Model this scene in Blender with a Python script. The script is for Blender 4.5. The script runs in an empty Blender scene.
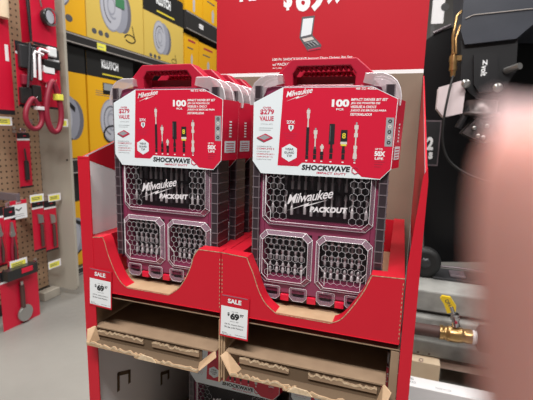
import bpy, bmesh, math, random
from mathutils import Matrix, Vector
random.seed(7)
PI = math.pi
scene = bpy.context.scene
col = scene.collection

# ------------------------------------------------------------------ camera maths (real positions in metres)
CAM = Vector((.6222, -.7162, .3697)); YAW, PITCH, ROLL, FPX = .3228, .163, .0258, 400.0
_f = Vector((-math.sin(YAW)*math.cos(PITCH), math.cos(YAW)*math.cos(PITCH), -math.sin(PITCH)))
_r = Vector((math.cos(YAW), math.sin(YAW), 0)); _u = _r.cross(_f)
_c, _s = math.cos(ROLL), math.sin(ROLL)
CR = _c*_r + _s*_u; CU = -_s*_r + _c*_u; CF = _f
def at(px, py, ax, val):
    d = CR*((px-266.5)/FPX) + CU*((200-py)/FPX) + CF
    i = 'xyz'.index(ax)
    return CAM + d*((val-CAM[i])/d[i])
FLOOR = -.78

# ------------------------------------------------------------------ materials
M = {}
def mat(name, colr, rough=.5, metal=0., spec=.5, coat=0., noise=None, bump=None, trans=None):
    m = bpy.data.materials.new(name); m.use_nodes = True
    nt = m.node_tree; b = nt.nodes['Principled BSDF']
    b.inputs['Base Color'].default_value = (*colr, 1)
    b.inputs['Roughness'].default_value = rough
    b.inputs['Metallic'].default_value = metal
    b.inputs['Specular IOR Level'].default_value = spec
    b.inputs['Coat Weight'].default_value = coat
    tc = None
    if noise or bump:
        tc = nt.nodes.new('ShaderNodeTexCoord')
    if noise:
        sc, c2, lo, hi = noise
        n = nt.nodes.new('ShaderNodeTexNoise'); n.inputs['Scale'].default_value = sc; n.inputs['Detail'].default_value = 5
        nt.links.new(tc.outputs['Object'], n.inputs['Vector'])
        r = nt.nodes.new('ShaderNodeValToRGB')
        r.color_ramp.elements[0].position = lo; r.color_ramp.elements[1].position = hi
        r.color_ramp.elements[0].color = (*colr, 1); r.color_ramp.elements[1].color = (*c2, 1)
        nt.links.new(n.outputs['Fac'], r.inputs['Fac']); nt.links.new(r.outputs['Color'], b.inputs['Base Color'])
    if bump:
        sc, st = bump
        n = nt.nodes.new('ShaderNodeTexNoise'); n.inputs['Scale'].default_value = sc
        nt.links.new(tc.outputs['Object'], n.inputs['Vector'])
        bp = nt.nodes.new('ShaderNodeBump'); bp.inputs['Strength'].default_value = st; bp.inputs['Distance'].default_value = .002
        nt.links.new(n.outputs['Fac'], bp.inputs['Height']); nt.links.new(bp.outputs['Normal'], b.inputs['Normal'])
    if trans is not None:
        t = nt.nodes.new('ShaderNodeBsdfTransparent'); mx = nt.nodes.new('ShaderNodeMixShader')
        t.inputs['Color'].default_value = (*trans[1], 1)
        mx.inputs['Fac'].default_value = trans[0]
        out = nt.nodes['Material Output']
        nt.links.new(b.outputs[0], mx.inputs[1]); nt.links.new(t.outputs[0], mx.inputs[2]); nt.links.new(mx.outputs[0], out.inputs['Surface'])
    M[name] = m
    return m

mat('red_board', (.53, .008, .024), .45, spec=.35, noise=(3.0, (.57, .012, .028), .3, .7))
mat('red_header', (.44, .008, .020), .6, spec=.25, noise=(2.5, (.49, .010, .024), .3, .7))
mat('red_card', (.60, .010, .040), .35)
mat('red_plastic', (.42, .010, .035), .32, spec=.6)
mat('magenta_plastic', (.23, .035, .085), .2, spec=.7)
mat('white_print', (.82, .84, .86), .4)
mat('white_board', (.84, .83, .85), .6)
mat('pale_card', (.74, .80, .84), .38)
mat('black_print', (.015, .015, .018), .45)
mat('grey_print', (.30, .32, .34), .5)
mat('dark_grey_print', (.09, .09, .10), .5)
mat('silver_print', (.62, .58, .55), .45)
mat('red_print', (.55, .02, .07), .45)
mat('yellow_print', (.75, .62, .05), .45)
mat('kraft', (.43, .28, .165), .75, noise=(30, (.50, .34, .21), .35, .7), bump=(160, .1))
mat('kraft_shaded', (.27, .18, .115), .8, noise=(20, (.33, .225, .145), .35, .7))  # darker copy of kraft, shade inside the shelves put into the colour
mat('kraft_hollow_shade', (.13, .085, .05), .9)  # darkest kraft copy, shade of hollows and slots painted in
mat('kraft_back_shaded', (.21, .155, .115), .8, noise=(6, (.25, .19, .14), .35, .7))  # grey-brown kraft copy with the back panel's shade painted in
mat('kraft_edge', (.55, .40, .25), .8, noise=(220, (.30, .20, .12), .45, .6))
mat('torn_paper', (.66, .52, .36), .85, noise=(120, (.50, .36, .22), .4, .65))
mat('clear_plastic', (.05, .045, .05), .05, spec=.8, trans=(.90, (.96, .93, .95)))
mat('clear_rim', (.42, .28, .35), .12, spec=.9, trans=(.62, (.95, .88, .92)))
mat('clear_corner', (.66, .60, .63), .08, spec=1.0, trans=(.56, (.95, .88, .90)))
mat('frost_rib', (.70, .66, .70), .2, spec=.9, trans=(.25, (1, 1, 1)))
mat('glint_edge', (.78, .74, .77), .15, spec=.9)  # pale colour for painted edge glints; also colours the logo and hex keys
mat('smoke_plastic', (.035, .024, .030), .3, spec=.5)
mat('smoke_rib', (.15, .12, .135), .25, spec=.8)
mat('tray_black', (.012, .009, .011), .5)
mat('steel', (.55, .54, .53), .28, metal=.9)
mat('bit_steel', (.62, .60, .60), .3, metal=.45)
mat('dark_steel', (.06, .06, .065), .35, metal=.5)
mat('brass', (.52, .33, .14), .3, metal=.85, noise=(60, (.42, .25, .10), .4, .7))
mat('chrome', (.75, .72, .74), .12, metal=1.)
mat('yellow_coat', (.80, .55, .02), .4)
mat('box_yellow', (.80, .42, .012), .42)
mat('box_mustard', (.68, .49, .11), .35)
mat('box_black', (.022, .022, .022), .3)
mat('reel_grey', (.30, .31, .37), .45)
mat('reel_light', (.46, .47, .53), .45)
mat('reel_dark', (.15, .15, .18), .45)
mat('green_print', (.05, .20, .09), .5)
mat('shelf_steel', (.045, .043, .043), .35, metal=.3)
mat('shelf_edge', (.36, .33, .31), .4)
mat('wing_beige', (.40, .37, .315), .5)
mat('tag_yellow', (.84, .80, .10), .5)
mat('rubber', (.012, .012, .013), .55)
mat('black_gloss', (.007, .007, .008), .3, spec=.3)
mat('shroud_grey', (.038, .043, .058), .42, noise=(9, (.045, .050, .066), .4, .6))
mat('housing_black', (.012, .012, .014), .4)
mat('grey_timber', (.34, .34, .325), .7, noise=(14, (.24, .24, .23), .4, .75), bump=(40, .3))
mat('pine', (.78, .62, .44), .7, noise=(7, (.68, .50, .33), .45, .8))
mat('pink_pine', (.78, .58, .49), .7)
mat('rust_pipe', (.075, .035, .030), .6)
mat('foam_white', (.70, .60, .62), .6)
mat('cast_metal', (.15, .125, .125), .35, metal=.6, noise=(40, (.06, .05, .05), .4, .7))
mat('tag_white', (.80, .82, .84), .4)
mat('wall_paint', (.32, .31, .30), .8)
mat('red_rubber', (.25, .010, .032), .5)
mat('lid_red', (.38, .02, .05), .5)

# pegboard: holes as a procedural grid of dots on the Y / Z position of the board
m = mat('pegboard_brown', (.36, .235, .145), .7)
nt = m.node_tree; b = nt.nodes['Principled BSDF']
tc = nt.nodes.new('ShaderNodeTexCoord'); sp = nt.nodes.new('ShaderNodeSeparateXYZ'); nt.links.new(tc.outputs['Object'], sp.inputs[0])
def mth(op, a, bv=None):
    n = nt.nodes.new('ShaderNodeMath'); n.operation = op
    for i, v in enumerate((a, bv)):
        if v is None: continue
        if isinstance(v, (int, float)): n.inputs[i].default_value = v
        else: nt.links.new(v, n.inputs[i])
    return n.outputs[0]
fy = mth('SUBTRACT', mth('FRACT', mth('MULTIPLY', sp.outputs['Y'], 1/.036)), .5)
fz = mth('SUBTRACT', mth('FRACT', mth('MULTIPLY', sp.outputs['Z'], 1/.036)), .5)
rr = mth('SQRT', mth('ADD', mth('MULTIPLY', fy, fy), mth('MULTIPLY', fz, fz)))
hole = mth('LESS_THAN', rr, .17)
mx = nt.nodes.new('ShaderNodeMixRGB'); nt.links.new(hole, mx.inputs['Fac'])
mx.inputs['Color1'].default_value = (.36, .235, .145, 1); mx.inputs['Color2'].default_value = (.035, .022, .015, 1)
nt.links.new(mx.outputs[0], b.inputs['Base Color'])

# concrete floor
m = mat('concrete', (.185, .18, .168), .45, noise=(1.6, (.235, .228, .213), .3, .75))
nt = m.node_tree; b = nt.nodes['Principled BSDF']
n2 = nt.nodes.new('ShaderNodeTexNoise'); n2.inputs['Scale'].default_value = 26; n2.inputs['Detail'].default_value = 8
tc = nt.nodes.new('ShaderNodeTexCoord'); nt.links.new(tc.outputs['Object'], n2.inputs['Vector'])
r2 = nt.nodes.new('ShaderNodeMapRange'); r2.inputs['To Min'].default_value = .3; r2.inputs['To Max'].default_value = .62
nt.links.new(n2.outputs['Fac'], r2.inputs['Value']); nt.links.new(r2.outputs['Result'], b.inputs['Roughness'])

# skin
m = mat('skin', (.60, .31, .27), .6, spec=.2, noise=(60, (.56, .265, .23), .35, .7), bump=(900, .15))
b = m.node_tree.nodes['Principled BSDF']
b.inputs['Subsurface Weight'].default_value = .25; b.inputs['Subsurface Radius'].default_value = (.006, .002, .0012); b.inputs['Subsurface Scale'].default_value = 1.0

# ------------------------------------------------------------------ mesh builder
FRONT = Matrix(((1, 0, 0, 0), (0, 0, -1, 0), (0, 1, 0, 0), (0, 0, 0, 1)))   # u -> +X, v -> +Z, w -> -Y
SIDE = Matrix(((0, 0, 1, 0), (1, 0, 0, 0), (0, 1, 0, 0), (0, 0, 0, 1)))     # u -> +Y, v -> +Z, w -> +X
TOP = Matrix.Identity(4)                                                   # u -> X, v -> Y, w -> Z
_txt = {}
def text_geo(s, bold, shear, space):
    k = (s, bold, shear, space)
    if k in _txt: return _txt[k]
    cu = bpy.data.curves.new('lettering', 'FONT'); cu.body = s; cu.offset = bold; cu.shear = shear; cu.space_character = space
    cu.resolution_u = 3
    ob = bpy.data.objects.new('lettering', cu); col.objects.link(ob)
    dg = bpy.context.evaluated_depsgraph_get(); dg.update()
    me = bpy.data.meshes.new_from_object(ob.evaluated_get(dg))
    vs = [v.co.copy() for v in me.vertices]; fs = [tuple(p.vertices) for p in me.polygons]
    bpy.data.objects.remove(ob); bpy.data.curves.remove(cu); bpy.data.meshes.remove(me)
    x0 = min(v.x for v in vs); x1 = max(v.x for v in vs); y0 = min(v.y for v in vs); y1 = max(v.y for v in vs)
    vs = [((v.x-x0)/(x1-x0), (v.y-y0)/(y1-y0)) for v in vs]
    _txt[k] = (vs, fs)
    return _txt[k]
def rot2(p, a, c=(0, 0)):
    x, y = p[0]-c[0], p[1]-c[1]
    return (c[0]+x*math.cos(a)-y*math.sin(a), c[1]+x*math.sin(a)+y*math.cos(a))
class MB:
    def __init__(s, basis=FRONT): s.v = []; s.f = []; s.m = []; s.mats = []; s.B = basis; s.smooth = []
    def mi(s, m):
        if m not in s.mats: s.mats.append(m)
        return s.mats.index(m)
    def add(s, vs, fs, m, sm=False):
        o = len(s.v); k = s.mi(m)
        for p in vs: s.v.append(s.B @ Vector(p))
        for f in fs: s.f.append(tuple(o+i for i in f)); s.m.append(k); s.smooth.append(sm)
    def box(s, u0, u1, v0, v1, w0, w1, m):
        vs = [(u, v, w) for w in (w0, w1) for v in (v0, v1) for u in (u0, u1)]
        s.add(vs, [(0, 2, 3, 1), (4, 5, 7, 6), (0, 1, 5, 4), (2, 6, 7, 3), (0, 4, 6, 2), (1, 3, 7, 5)], m)
    def flat(s, pts, w, m): s.add([(p[0], p[1], w) for p in pts], [tuple(range(len(pts)))], m)
    def rect(s, u0, u1, v0, v1, w, m): s.flat([(u0, v0), (u1, v0), (u1, v1), (u0, v1)], w, m)
    def prism(s, pts, w0, w1, m, side=None, back=None):
        n = len(pts)
        a = sum(pts[i][0]*pts[(i+1) % n][1]-pts[(i+1) % n][0]*pts[i][1] for i in range(n))
        if a < 0: pts = pts[::-1]
        vs = [(p[0], p[1], w0) for p in pts]+[(p[0], p[1], w1) for p in pts]
        s.add(vs, [tuple(range(n, 2*n))], m); s.add(vs, [tuple(range(n-1, -1, -1))], back or m)
        s.add(vs, [(i, (i+1) % n, n+(i+1) % n, n+i) for i in range(n)], side or m)
    def ring(s, A, Bp, w0, w1, m, wi0=None, wi1=None):
        # ring between outline A and outline Bp (same count, ccw)
        n = len(A); wi0 = w0 if wi0 is None else wi0; wi1 = w1 if wi1 is None else wi1
        vs = [(p[0], p[1], w1) for p in A]+[(p[0], p[1], wi1) for p in Bp]+[(p[0], p[1], w0) for p in A]+[(p[0], p[1], wi0) for p in Bp]
        fs = []
        for i in range(n):
            j = (i+1) % n
            fs += [(i, j, n+j, n+i), (2*n+j, 2*n+i, 3*n+i, 3*n+j), (2*n+i, 2*n+j, j, i), (n+i, n+j, 3*n+j, 3*n+i)]
        s.add(vs, fs, m)
    def disc(s, cu, cv, ru, w, m, rv=None, n=24):
        rv = rv or ru
        s.flat([(cu+ru*math.cos(2*PI*i/n), cv+rv*math.sin(2*PI*i/n)) for i in range(n)], w, m)
    def ann(s, cu, cv, r0, r1, w, m, k=1., n=28, a0=0, a1=2*PI):
        vs = []; fs = []
        for i in range(n+1):
            a = a0+(a1-a0)*i/n
            vs += [(cu+r0*k*math.cos(a), cv+r0*math.sin(a), w), (cu+r1*k*math.cos(a), cv+r1*math.sin(a), w)]
        for i in range(n): fs.append((2*i, 2*i+1, 2*i+3, 2*i+2))
        s.add(vs, fs, m)
    def tube(s, path, r, m, n=8, closed=False, cap=True, radii=None):
        P = [Vector(p) for p in path]; L = len(P); vs = []; fs = []
        up = None
        for i, p in enumerate(P):
            a = P[(i-1) % L] if (closed or i > 0) else p; bq = P[(i+1) % L] if (closed or i < L-1) else p
            t = (bq-a).normalized()
            if up is None:
                up = Vector((0, 0, 1)) if abs(t.z) < .9 else Vector((1, 0, 0))
            x = t.cross(up)
            if x.length < 1e-6: x = t.cross(Vector((.3, 1, .2)))
            x.normalize(); y = x.cross(t).normalized(); up = y
            q = radii[i] if radii else r
            for k in range(n):
                an = 2*PI*k/n; vs.append(p+x*(q*math.cos(an))+y*(q*math.sin(an)))
        for i in range(L if closed else L-1):
            j = (i+1) % L
            for k in range(n): fs.append((i*n+k, i*n+(k+1) % n, j*n+(k+1) % n, j*n+k))
        s.add(vs, fs, m, True)
        if cap and not closed:
            s.add(vs, [tuple(range(n-1, -1, -1)), tuple((L-1)*n+k for k in range(n))], m)
    def lathe(s, c, axis, prof, m, n=16):
        # prof: list of (distance along axis, radius)
        ax = Vector(axis).normalized(); c = Vector(c)
        s.tube([c+ax*d for d, r in prof], 0, m, n=n, radii=[max(r, 1e-5) for d, r in prof])
    def text(s, t, u0, u1, v0, v1, w, m, bold=0., shear=0., space=1., ang=0., c=None, map2=None):
        vs, fs = text_geo(t, bold, shear, space)
        P = [(u0+(u1-u0)*a, v0+(v1-v0)*bb) for a, bb in vs]
        if map2: P = [map2(p) for p in P]
        if ang: P = [rot2(p, ang, c or ((u0+u1)/2, (v0+v1)/2)) for p in P]
        s.add([(p[0], p[1], w) for p in P], fs, m)
    def build(s, name, parent=None, bevel=0, segs=2, loc=None):
        me = bpy.data.meshes.new(name); me.from_pydata([tuple(v) for v in s.v], [], s.f)
        for k in s.mats: me.materials.append(M[k])
        for i, p in enumerate(me.polygons): p.material_index = s.m[i]; p.use_smooth = s.smooth[i]
        me.update()
        o = bpy.data.objects.new(name, me); col.objects.link(o)
        if parent is not None: o.parent = parent
        if loc is not None: o.location = loc
        if bevel:
            bv = o.modifiers.new('bevel', 'BEVEL'); bv.width = bevel; bv.segments = segs; bv.limit_method = 'ANGLE'; bv.angle_limit = .7
        return o

def thing(name, label, cat, loc=(0, 0, 0), rz=0., group=None):
    o = bpy.data.objects.new(name, None); col.objects.link(o); o.location = loc; o.rotation_euler = (0, 0, rz)
    o.empty_display_size = .05
    return tag(o, label, cat, group)
def tag(o, label, cat, group=None):
    o['label'] = label; o['category'] = cat
    if group: o['group'] = group
    return o
def struct(o): o['kind'] = 'structure'; return o
def dup(root, loc, rz, label, group=None, skip=()):
    r = root.copy(); col.objects.link(r); r.location = loc; r.rotation_euler = (0, 0, rz); r['label'] = label
    if group: r['group'] = group
    for ch in list(root.children):
        if ch.name.split('.')[0] in skip: continue
        c = ch.copy(); col.objects.link(c); c.parent = r
        for g in list(ch.children):
            d = g.copy(); col.objects.link(d); d.parent = c
    return r
def smooth_curve(pts, n=5):
    out = []
    for i in range(len(pts)-1):
        p0 = pts[max(i-1, 0)]; p1 = pts[i]; p2 = pts[i+1]; p3 = pts[min(i+2, len(pts)-1)]
        for k in range(n):
            t = k/n
            out.append(tuple(.5*((2*p1[a])+(-p0[a]+p2[a])*t+(2*p0[a]-5*p1[a]+4*p2[a]-p3[a])*t*t+(-p0[a]+3*p1[a]-3*p2[a]+p3[a])*t**3) for a in range(len(p1))))
    out.append(tuple(pts[-1]))
    return out
def chamf(u0, u1, v0, v1, c):
    c4 = c if isinstance(c, (tuple, list)) else (c,)*4      # bl, br, tr, tl
    return [(u0+c4[0], v0), (u1-c4[1], v0), (u1, v0+c4[1]), (u1, v1-c4[2]), (u1-c4[2], v1), (u0+c4[3], v1), (u0, v1-c4[3]), (u0, v0+c4[0])]
def script_logo(mb, u0, v0, L, h, w, m, slope, bolt=True):
    """slanted script word with a lightning bolt under it: u0,v0 = lower left of the word, L length, h cap height"""
    mp = lambda p: (p[0], p[1]+(p[0]-u0)*slope)
    mb.text('Milwaukee', u0, u0+L, v0, v0+h, w, m, .012, .30, .92, map2=mp)
    if bolt:
        P = [(0, -.62), (.36, -.20), (.42, -.42), (.90, -.02), (.50, -.22), (.42, .02), (.44, -.06), (.30, -.30)]
        P = [(-.02, -.72), (.40, -.36), (.37, -.58), (.92, -.10), (.47, -.36), (.50, -.14)]
        mb.flat([mp((u0+L*a, v0+h*bq)) for a, bq in P], w, m)

# ================================================================== SETTING
fl = MB(TOP); fl.box(-7, 6, -4, 9, FLOOR-.05, FLOOR, 'concrete'); struct(fl.build('floor'))
wb = MB(TOP); wb.box(-7, 6, 8.0, 8.1, FLOOR, 5.2, 'wall_paint'); struct(wb.build('wall_back'))

# ================================================================== TOOL CASE
def hexgrid(mb, u0, u1, v0, v1, w, r, m, keep, th=.0005):
    dx = r*math.sqrt(3); dy = 1.5*r; done = set()
    j = 0; y = v0
    while y <= v1:
        x = u0+(dx/2 if j % 2 else 0)
        while x <= u1:
            if keep(x, y):
                P = [(x+r*math.sin(PI/3*k), y+r*math.cos(PI/3*k)) for k in range(6)]
                for k in range(6):
                    a, bq = P[k], P[(k+1) % 6]
                    key = (round((a[0]+bq[0])*2e3), round((a[1]+bq[1])*2e3))
                    if key in done: continue
                    done.add(key)
                    d = Vector((bq[0]-a[0], bq[1]-a[1])).normalized(); nx, ny = -d.y*th, d.x*th
                    mb.flat([(a[0]-nx, a[1]-ny), (bq[0]-nx, bq[1]-ny), (bq[0]+nx, bq[1]+ny), (a[0]+nx, a[1]+ny)], w, m)
            x += dx
        y += dy; j += 1

WINS = [((.016, .234, .169, .300), 'wide'), ((.012, .121, .046, .156), 'left'), ((.129, .236, .044, .155), 'right')]
def make_case(label, group):
    t = thing('bit_set_case', label, 'tool case', group=group)
    # base shell: framed tray, dark glossy red seen through the lid
    b = MB()
    outer = chamf(0, .25, .004, .462, (.016, .016, .040, .040))
    b.prism(outer, -.064, -.050, 'red_plastic')
    for (u0, u1, v0, v1) in ((.001, .020, .050, .42), (.230, .249, .050, .42), (.014, .236, .026, .052), (.020, .230, .152, .174), (.119, .132, .05, .155), (.012, .238, .296, .440)):
        b.box(u0, u1, v0, v1, -.050, -.006, 'magenta_plastic')
    b.box(.018, .232, .006, .028, -.050, -.012, 'smoke_plastic')
    b.build('base_shell', t, .0015)
    # dark insert in the wells
    ins = MB(); ins.box(.018, .232, .048, .296, -.0498, -.046, 'tray_black'); ins.build('insert', t)
    # windows
    for (u0, u1, v0, v1), kind in WINS:
        wn = MB()
        A = chamf(u0, u1, v0, v1, .013 if kind != 'wide' else (.013, .013, .004, .004))
        i = .0075
        Bq = chamf(u0+i, u1-i, v0+i, v1-i, .012 if kind != 'wide' else (.012, .012, .003, .003))
        wn.ring(A, Bq, -.0062, -.0052, 'clear_rim', wi0=.0016, wi1=.0024)
        wn.flat(Bq, .0020, 'clear_plastic')
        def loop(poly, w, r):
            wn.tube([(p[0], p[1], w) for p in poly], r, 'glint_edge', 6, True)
        loop(A, -.0048, .0007); loop(Bq, .0026, .0006)  # window rim glints painted as pale tubes
        # pale tubes painted as glints at the well corners
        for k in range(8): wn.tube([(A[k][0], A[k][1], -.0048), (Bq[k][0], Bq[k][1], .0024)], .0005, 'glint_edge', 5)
        if kind == 'wide':
            hexgrid(wn, u0+.018, u1-.016, v0+.020, v1-.006, .0030, .0078, 'frost_rib', lambda x, y: (x < u0+.05-.12*(y-v0-.03)) or x > u1-.042, .0003)
            script_logo(wn, .0690, .2135, .089, .0185, .0034, 'glint_edge', .21)
            wn.text('PACKOUT', .114, .186, .2015, .2125, .0034, 'glint_edge', .055, .15, 1.05, map2=lambda p: (p[0], p[1]+(p[0]-.114)*.04))
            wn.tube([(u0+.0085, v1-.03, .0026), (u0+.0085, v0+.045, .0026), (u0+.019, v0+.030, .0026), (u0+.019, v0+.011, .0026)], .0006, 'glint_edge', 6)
        else:
            hexgrid(wn, u0+.020, u1-.016, v0+.024, v1-.014, .0030, .0073, 'frost_rib', lambda x, y: True, .00036)
            sx = u0+.008 if kind == 'left' else u0+.008
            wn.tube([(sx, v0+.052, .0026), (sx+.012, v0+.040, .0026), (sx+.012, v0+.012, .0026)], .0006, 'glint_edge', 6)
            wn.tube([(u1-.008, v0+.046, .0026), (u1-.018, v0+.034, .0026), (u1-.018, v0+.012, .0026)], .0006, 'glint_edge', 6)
        wn.build('lid_window', t)
    # ladder-like side rails of the lid
    for (u0, u1) in ((-.004, .010), (.240, .256)):
        r = MB(); r.box(u0, u1, .060, .440, -.052, .0005, 'smoke_plastic')
        z = .070
        while z < .43:
            r.box(u0-.0008, u1+.0008, z, z+.0022, -.053, .0014, 'smoke_rib'); z += .0215
        r.box(u0+.0002, u0+.0018, .060, .440, -.001, .0012, 'smoke_rib'); r.box(u1-.0018, u1-.0002, .060, .440, -.001, .0012, 'smoke_rib')
        r.build('side_rail', t)
    # bottom latches: clear tabs with red clips between them
    for k, u in enumerate((.022, .078, .134, .190)):
        l = MB(); P = chamf(u, u+.036, .012, .040, (.008, .008, .002, .002)); Q = chamf(u+.005, u+.031, .019, .036, (.004, .004, .001, .001))
        l.ring(P, Q, -.010, -.003, 'clear_rim'); l.flat(Q, -.006, 'clear_plastic')
        l.tube([(p[0], p[1], -.003) for p in P], .0006, 'frost_rib', 5, True)
        l.build('latch', t)
    for u in (.059, .115, .171):
        c = MB(); c.box(u, u+.018, .010, .024, -.012, -.002, 'red_card'); c.build('clip', t, .0015)
    # clear rounded lid shoulders beside the handle
    for sgn in (0, 1):
        P = [(.200, .444), (.203, .4600), (.233, .4600), (.247, .455), (.258, .446), (.264, .434), (.267, .420), (.266, .404), (.246, .404), (.232, .436)]
        if sgn == 0: P = [(.252-p[0], p[1]) for p in P]
        c = MB(); c.prism(P, -.060, -.002, 'clear_corner')
        for w in (-.006, -.050): c.tube([(p[0]+(0), p[1]+.0002, w) for p in P[1:8]], .0013, 'glint_edge', 6)  # pale tubes stand for glints along the shoulder edge
        c.build('lid_shoulder', t, .003)
    # carry handle with finger grooves
    h = MB()
    A = [(.040, .430), (.212, .430), (.218, .462), (.186, .490), (.064, .490), (.036, .462)]
    Bq = [(.068, .440), (.184, .440), (.185, .462), (.174, .476), (.076, .476), (.067, .462)]
    h.ring(A, Bq, -.048, -.014, 'red_plastic')
    hr = MB(); n = 11
    for k in range(n):
        u = .078+.096*k/(n-1)
        hr.tube([(u, .4775, -.018), (u, .4735, -.024), (u, .4735, -.040), (u, .4775, -.046)], .0036, 'red_plastic', 8)
    h.box(.070, .182, .434, .446, -.046, -.034, 'red_plastic')
    hobj = h.build('handle', t, .0025); hr.build('grip_ribs', hobj)
    # printed card
    c = MB(); W0, W1 = .0045, .0055
    card = [(.0, .2955), (.014, .272), (.241, .272), (.259, .292), (.262, .415), (.218, .436), (.053, .436), (.0, .408)]
    card = [(a-.004 if i in (0, 7) else a, bq) for i, (a, bq) in enumerate(card)]
    c.prism(card, W0, W1, 'pale_card')
    p = W1+.0002; q = W1+.0004; z_ = W1+.0006
    red = [(.0475, .289), (.088, .289), (.096, .2965), (.186, .2955), (.208, .2755), (.241, .2735), (.258, .2925), (.261, .4145), (.2175, .435), (.0545, .435)]
    c.flat(red, p, 'red_card')
    script_logo(c, .0605, .4175, .050, .0105, q, 'white_print', .17)
    c.text('48-32-4082', .1885, .2238, .4305, .4345, q, 'white_print', .01)
    c.text('100', .147, .1785, .4005, .414, q, 'white_print', .05)
    c.text('PCS.', .1555, .170, .3945, .398, q, 'white_print', .03)
    for s, u1, v in (('IMPACT DRIVER BIT SET', .245, .4112), ('JEU DE POINTES DE', .2325, .4045), ('VISSEUSE A CHOCS', .226, .3985), ('JUEGO DE BROCAS PARA', .2435, .3918), ('DESTORNILLADOR', .2195, .3852)):
        c.text(s, .1812, u1, v, v+.0046, q, 'white_print', .03, .15)
    for u, v in ((.0, .40),):
        c.text('OVER', .0150, .0320, .3965, .4002, p, 'red_print', .02)
        c.text('$279', .0095, .0375, .3845, .3955, p, 'red_print', .03)
        c.text('VALUE', .0085, .0370, .3735, .3825, p, 'red_print', .03)
        c.text('(TOTAL SET)', .0115, .0355, .3655, .3685, p, 'grey_print', .0)
    for k in range(2): c.rect(.008, .036-.004*k, .3595-.004*k, .3603-.004*k, p, 'grey_print')
    # little closed case icon on the pale strip
    c.flat([(.0035, .3415), (.021, .3495), (.0360, .3425), (.0180, .3340)], p, 'red_print'); c.flat([(.007, .3415), (.020, .3470), (.0315, .3425), (.0185, .3368)], q, 'grey_print')
    c.flat([(.0035, .3415), (.018, .3340), (.018, .3318), (.0035, .3390)], p, 'dark_grey_print'); c.flat([(.018, .334), (.036, .3425), (.036, .340), (.018, .3318)], p, 'lid_red')
    for k, (u1, mm, h_) in enumerate(((.034, 'grey_print', .0014), (.040, 'red_print', .0026), (.031, 'grey_print', .0014), (.040, 'red_print', .0018), (.037, 'red_print', .0012), (.034, 'grey_print', .0010))):
        c.text('COMPLETE SET ITEMS'[:8+2*k], .004, u1, .3235-.0050*k, .3235-.0050*k+h_+.0008, p, mm, .01)
    # red field icons
    c.text('27X', .0630, .0795, .3690, .3750, q, 'pale_card', .03)
    c.flat([(.0668, .3665), (.0768, .3665), (.0768, .3600), (.0718, .3545), (.0668, .3600)], q, 'pale_card'); c.flat([(.0700, .3648), (.0740, .3648), (.0728, .3580), (.0712, .3580)], z_, 'dark_grey_print')
    for k in range(3): c.rect(.056+.003*k, .085-.003*k, .3500-.0045*k, .3510-.0045*k, q, 'red_print')
    for k in range(2): c.rect(.058, .084, .2945-.003*k, .2952-.003*k, q, 'red_print')
    c.flat([(.0702+.0172*math.cos(PI/6+PI/3*k+PI/6*0), .3140+.0172*math.sin(PI/6+PI/3*k)) for k in range(6)], q, 'pale_card')
    for k, s in enumerate(('WEAR', 'GUARD', 'TIP')):
        wd = (.0085, .0098, .0052)[k]; c.text(s, .0702-wd, .0702+wd, .3188-.0064*k, .3232-.0064*k, z_, 'dark_grey_print', .02)
    # bits printed on the card
    def bit(u, v0, v1, parts):
        for (a, bq, hw, mm) in parts: c.flat([(u-hw, v0+(v1-v0)*a), (u+hw, v0+(v1-v0)*a), (u+hw*.95, v0+(v1-v0)*bq), (u-hw*.95, v0+(v1-v0)*bq)], z_, mm)
    c.rect(.1035, .1072, .388, .3935, q, 'silver_print')
    bit(.1046, .304, .398, [(0, .07, .0030, 'black_print'), (.08, .17, .0026, 'black_print'), (.17, .63, .0029, 'black_print'), (.63, .80, .0013, 'silver_print'), (.80, .90, .0025, 'silver_print'), (.90, .97, .0034, 'silver_print'), (.97, 1., .0014, 'grey_print')])
    bit(.1195, .3045, .362, [(0, .14, .0030, 'black_print'), (.16, .32, .0030, 'black_print'), (.32, .40, .0022, 'dark_grey_print'), (.40, .66, .0012, 'silver_print'), (.66, .80, .0024, 'silver_print'), (.80, .93, .0036, 'silver_print'), (.93, 1., .0015, 'grey_print')])
    bit(.1328, .304, .3325, [(0, .25, .0030, 'black_print'), (.28, .52, .0034, 'black_print'), (.52, .70, .0018, 'silver_print'), (.70, .90, .0034, 'silver_print'), (.90, 1., .0015, 'silver_print')])
    bit(.1500, .306, .370, [(0, .15, .0030, 'black_print'), (.17, .30, .0032, 'black_print'), (.30, .42, .0022, 'black_print'), (.42, 1., .0052, 'black_print')])
    c.rect(.1462, .1476, .338, .367, z_+.0002, 'dark_grey_print')
    bit(.1724, .3057, .3595, [(0, .18, .0030, 'black_print'), (.20, .34, .0032, 'black_print'), (.34, .46, .0024, 'black_print'), (.46, .52, .0052, 'yellow_print'), (.52, .60, .0062, 'silver_print'), (.60, 1., .0062, 'black_print')])
    c.text('8', .1690, .1755, .3440, .3540, z_+.0003, 'yellow_print', .02)
    bit(.1938, .3035, .3735, [(0, .06, .0016, 'grey_print'), (.06, .20, .0036, 'silver_print'), (.20, .32, .0026, 'silver_print'), (.32, .40, .0034, 'silver_print'), (.40, .62, .0012, 'silver_print'), (.62, .72, .0034, 'silver_print'), (.72, .82, .0022, 'silver_print'), (.82, .93, .0036, 'silver_print'), (.93, 1., .0014, 'grey_print')])
    for u in (.104, .1195, .1328, .150, .1724, .1938): c.rect(u-.0018, u+.0018, .2995, .3015, q, 'white_print')
    c.text('SHOCKWAVE', .0955, .187, .2825, .2930, p, 'black_print', .055, .12, 1.08)
    c.text('IMPACT DUTY', .1245, .181, .2765, .2806, p, 'red_print', .03, .12, 1.1)
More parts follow.
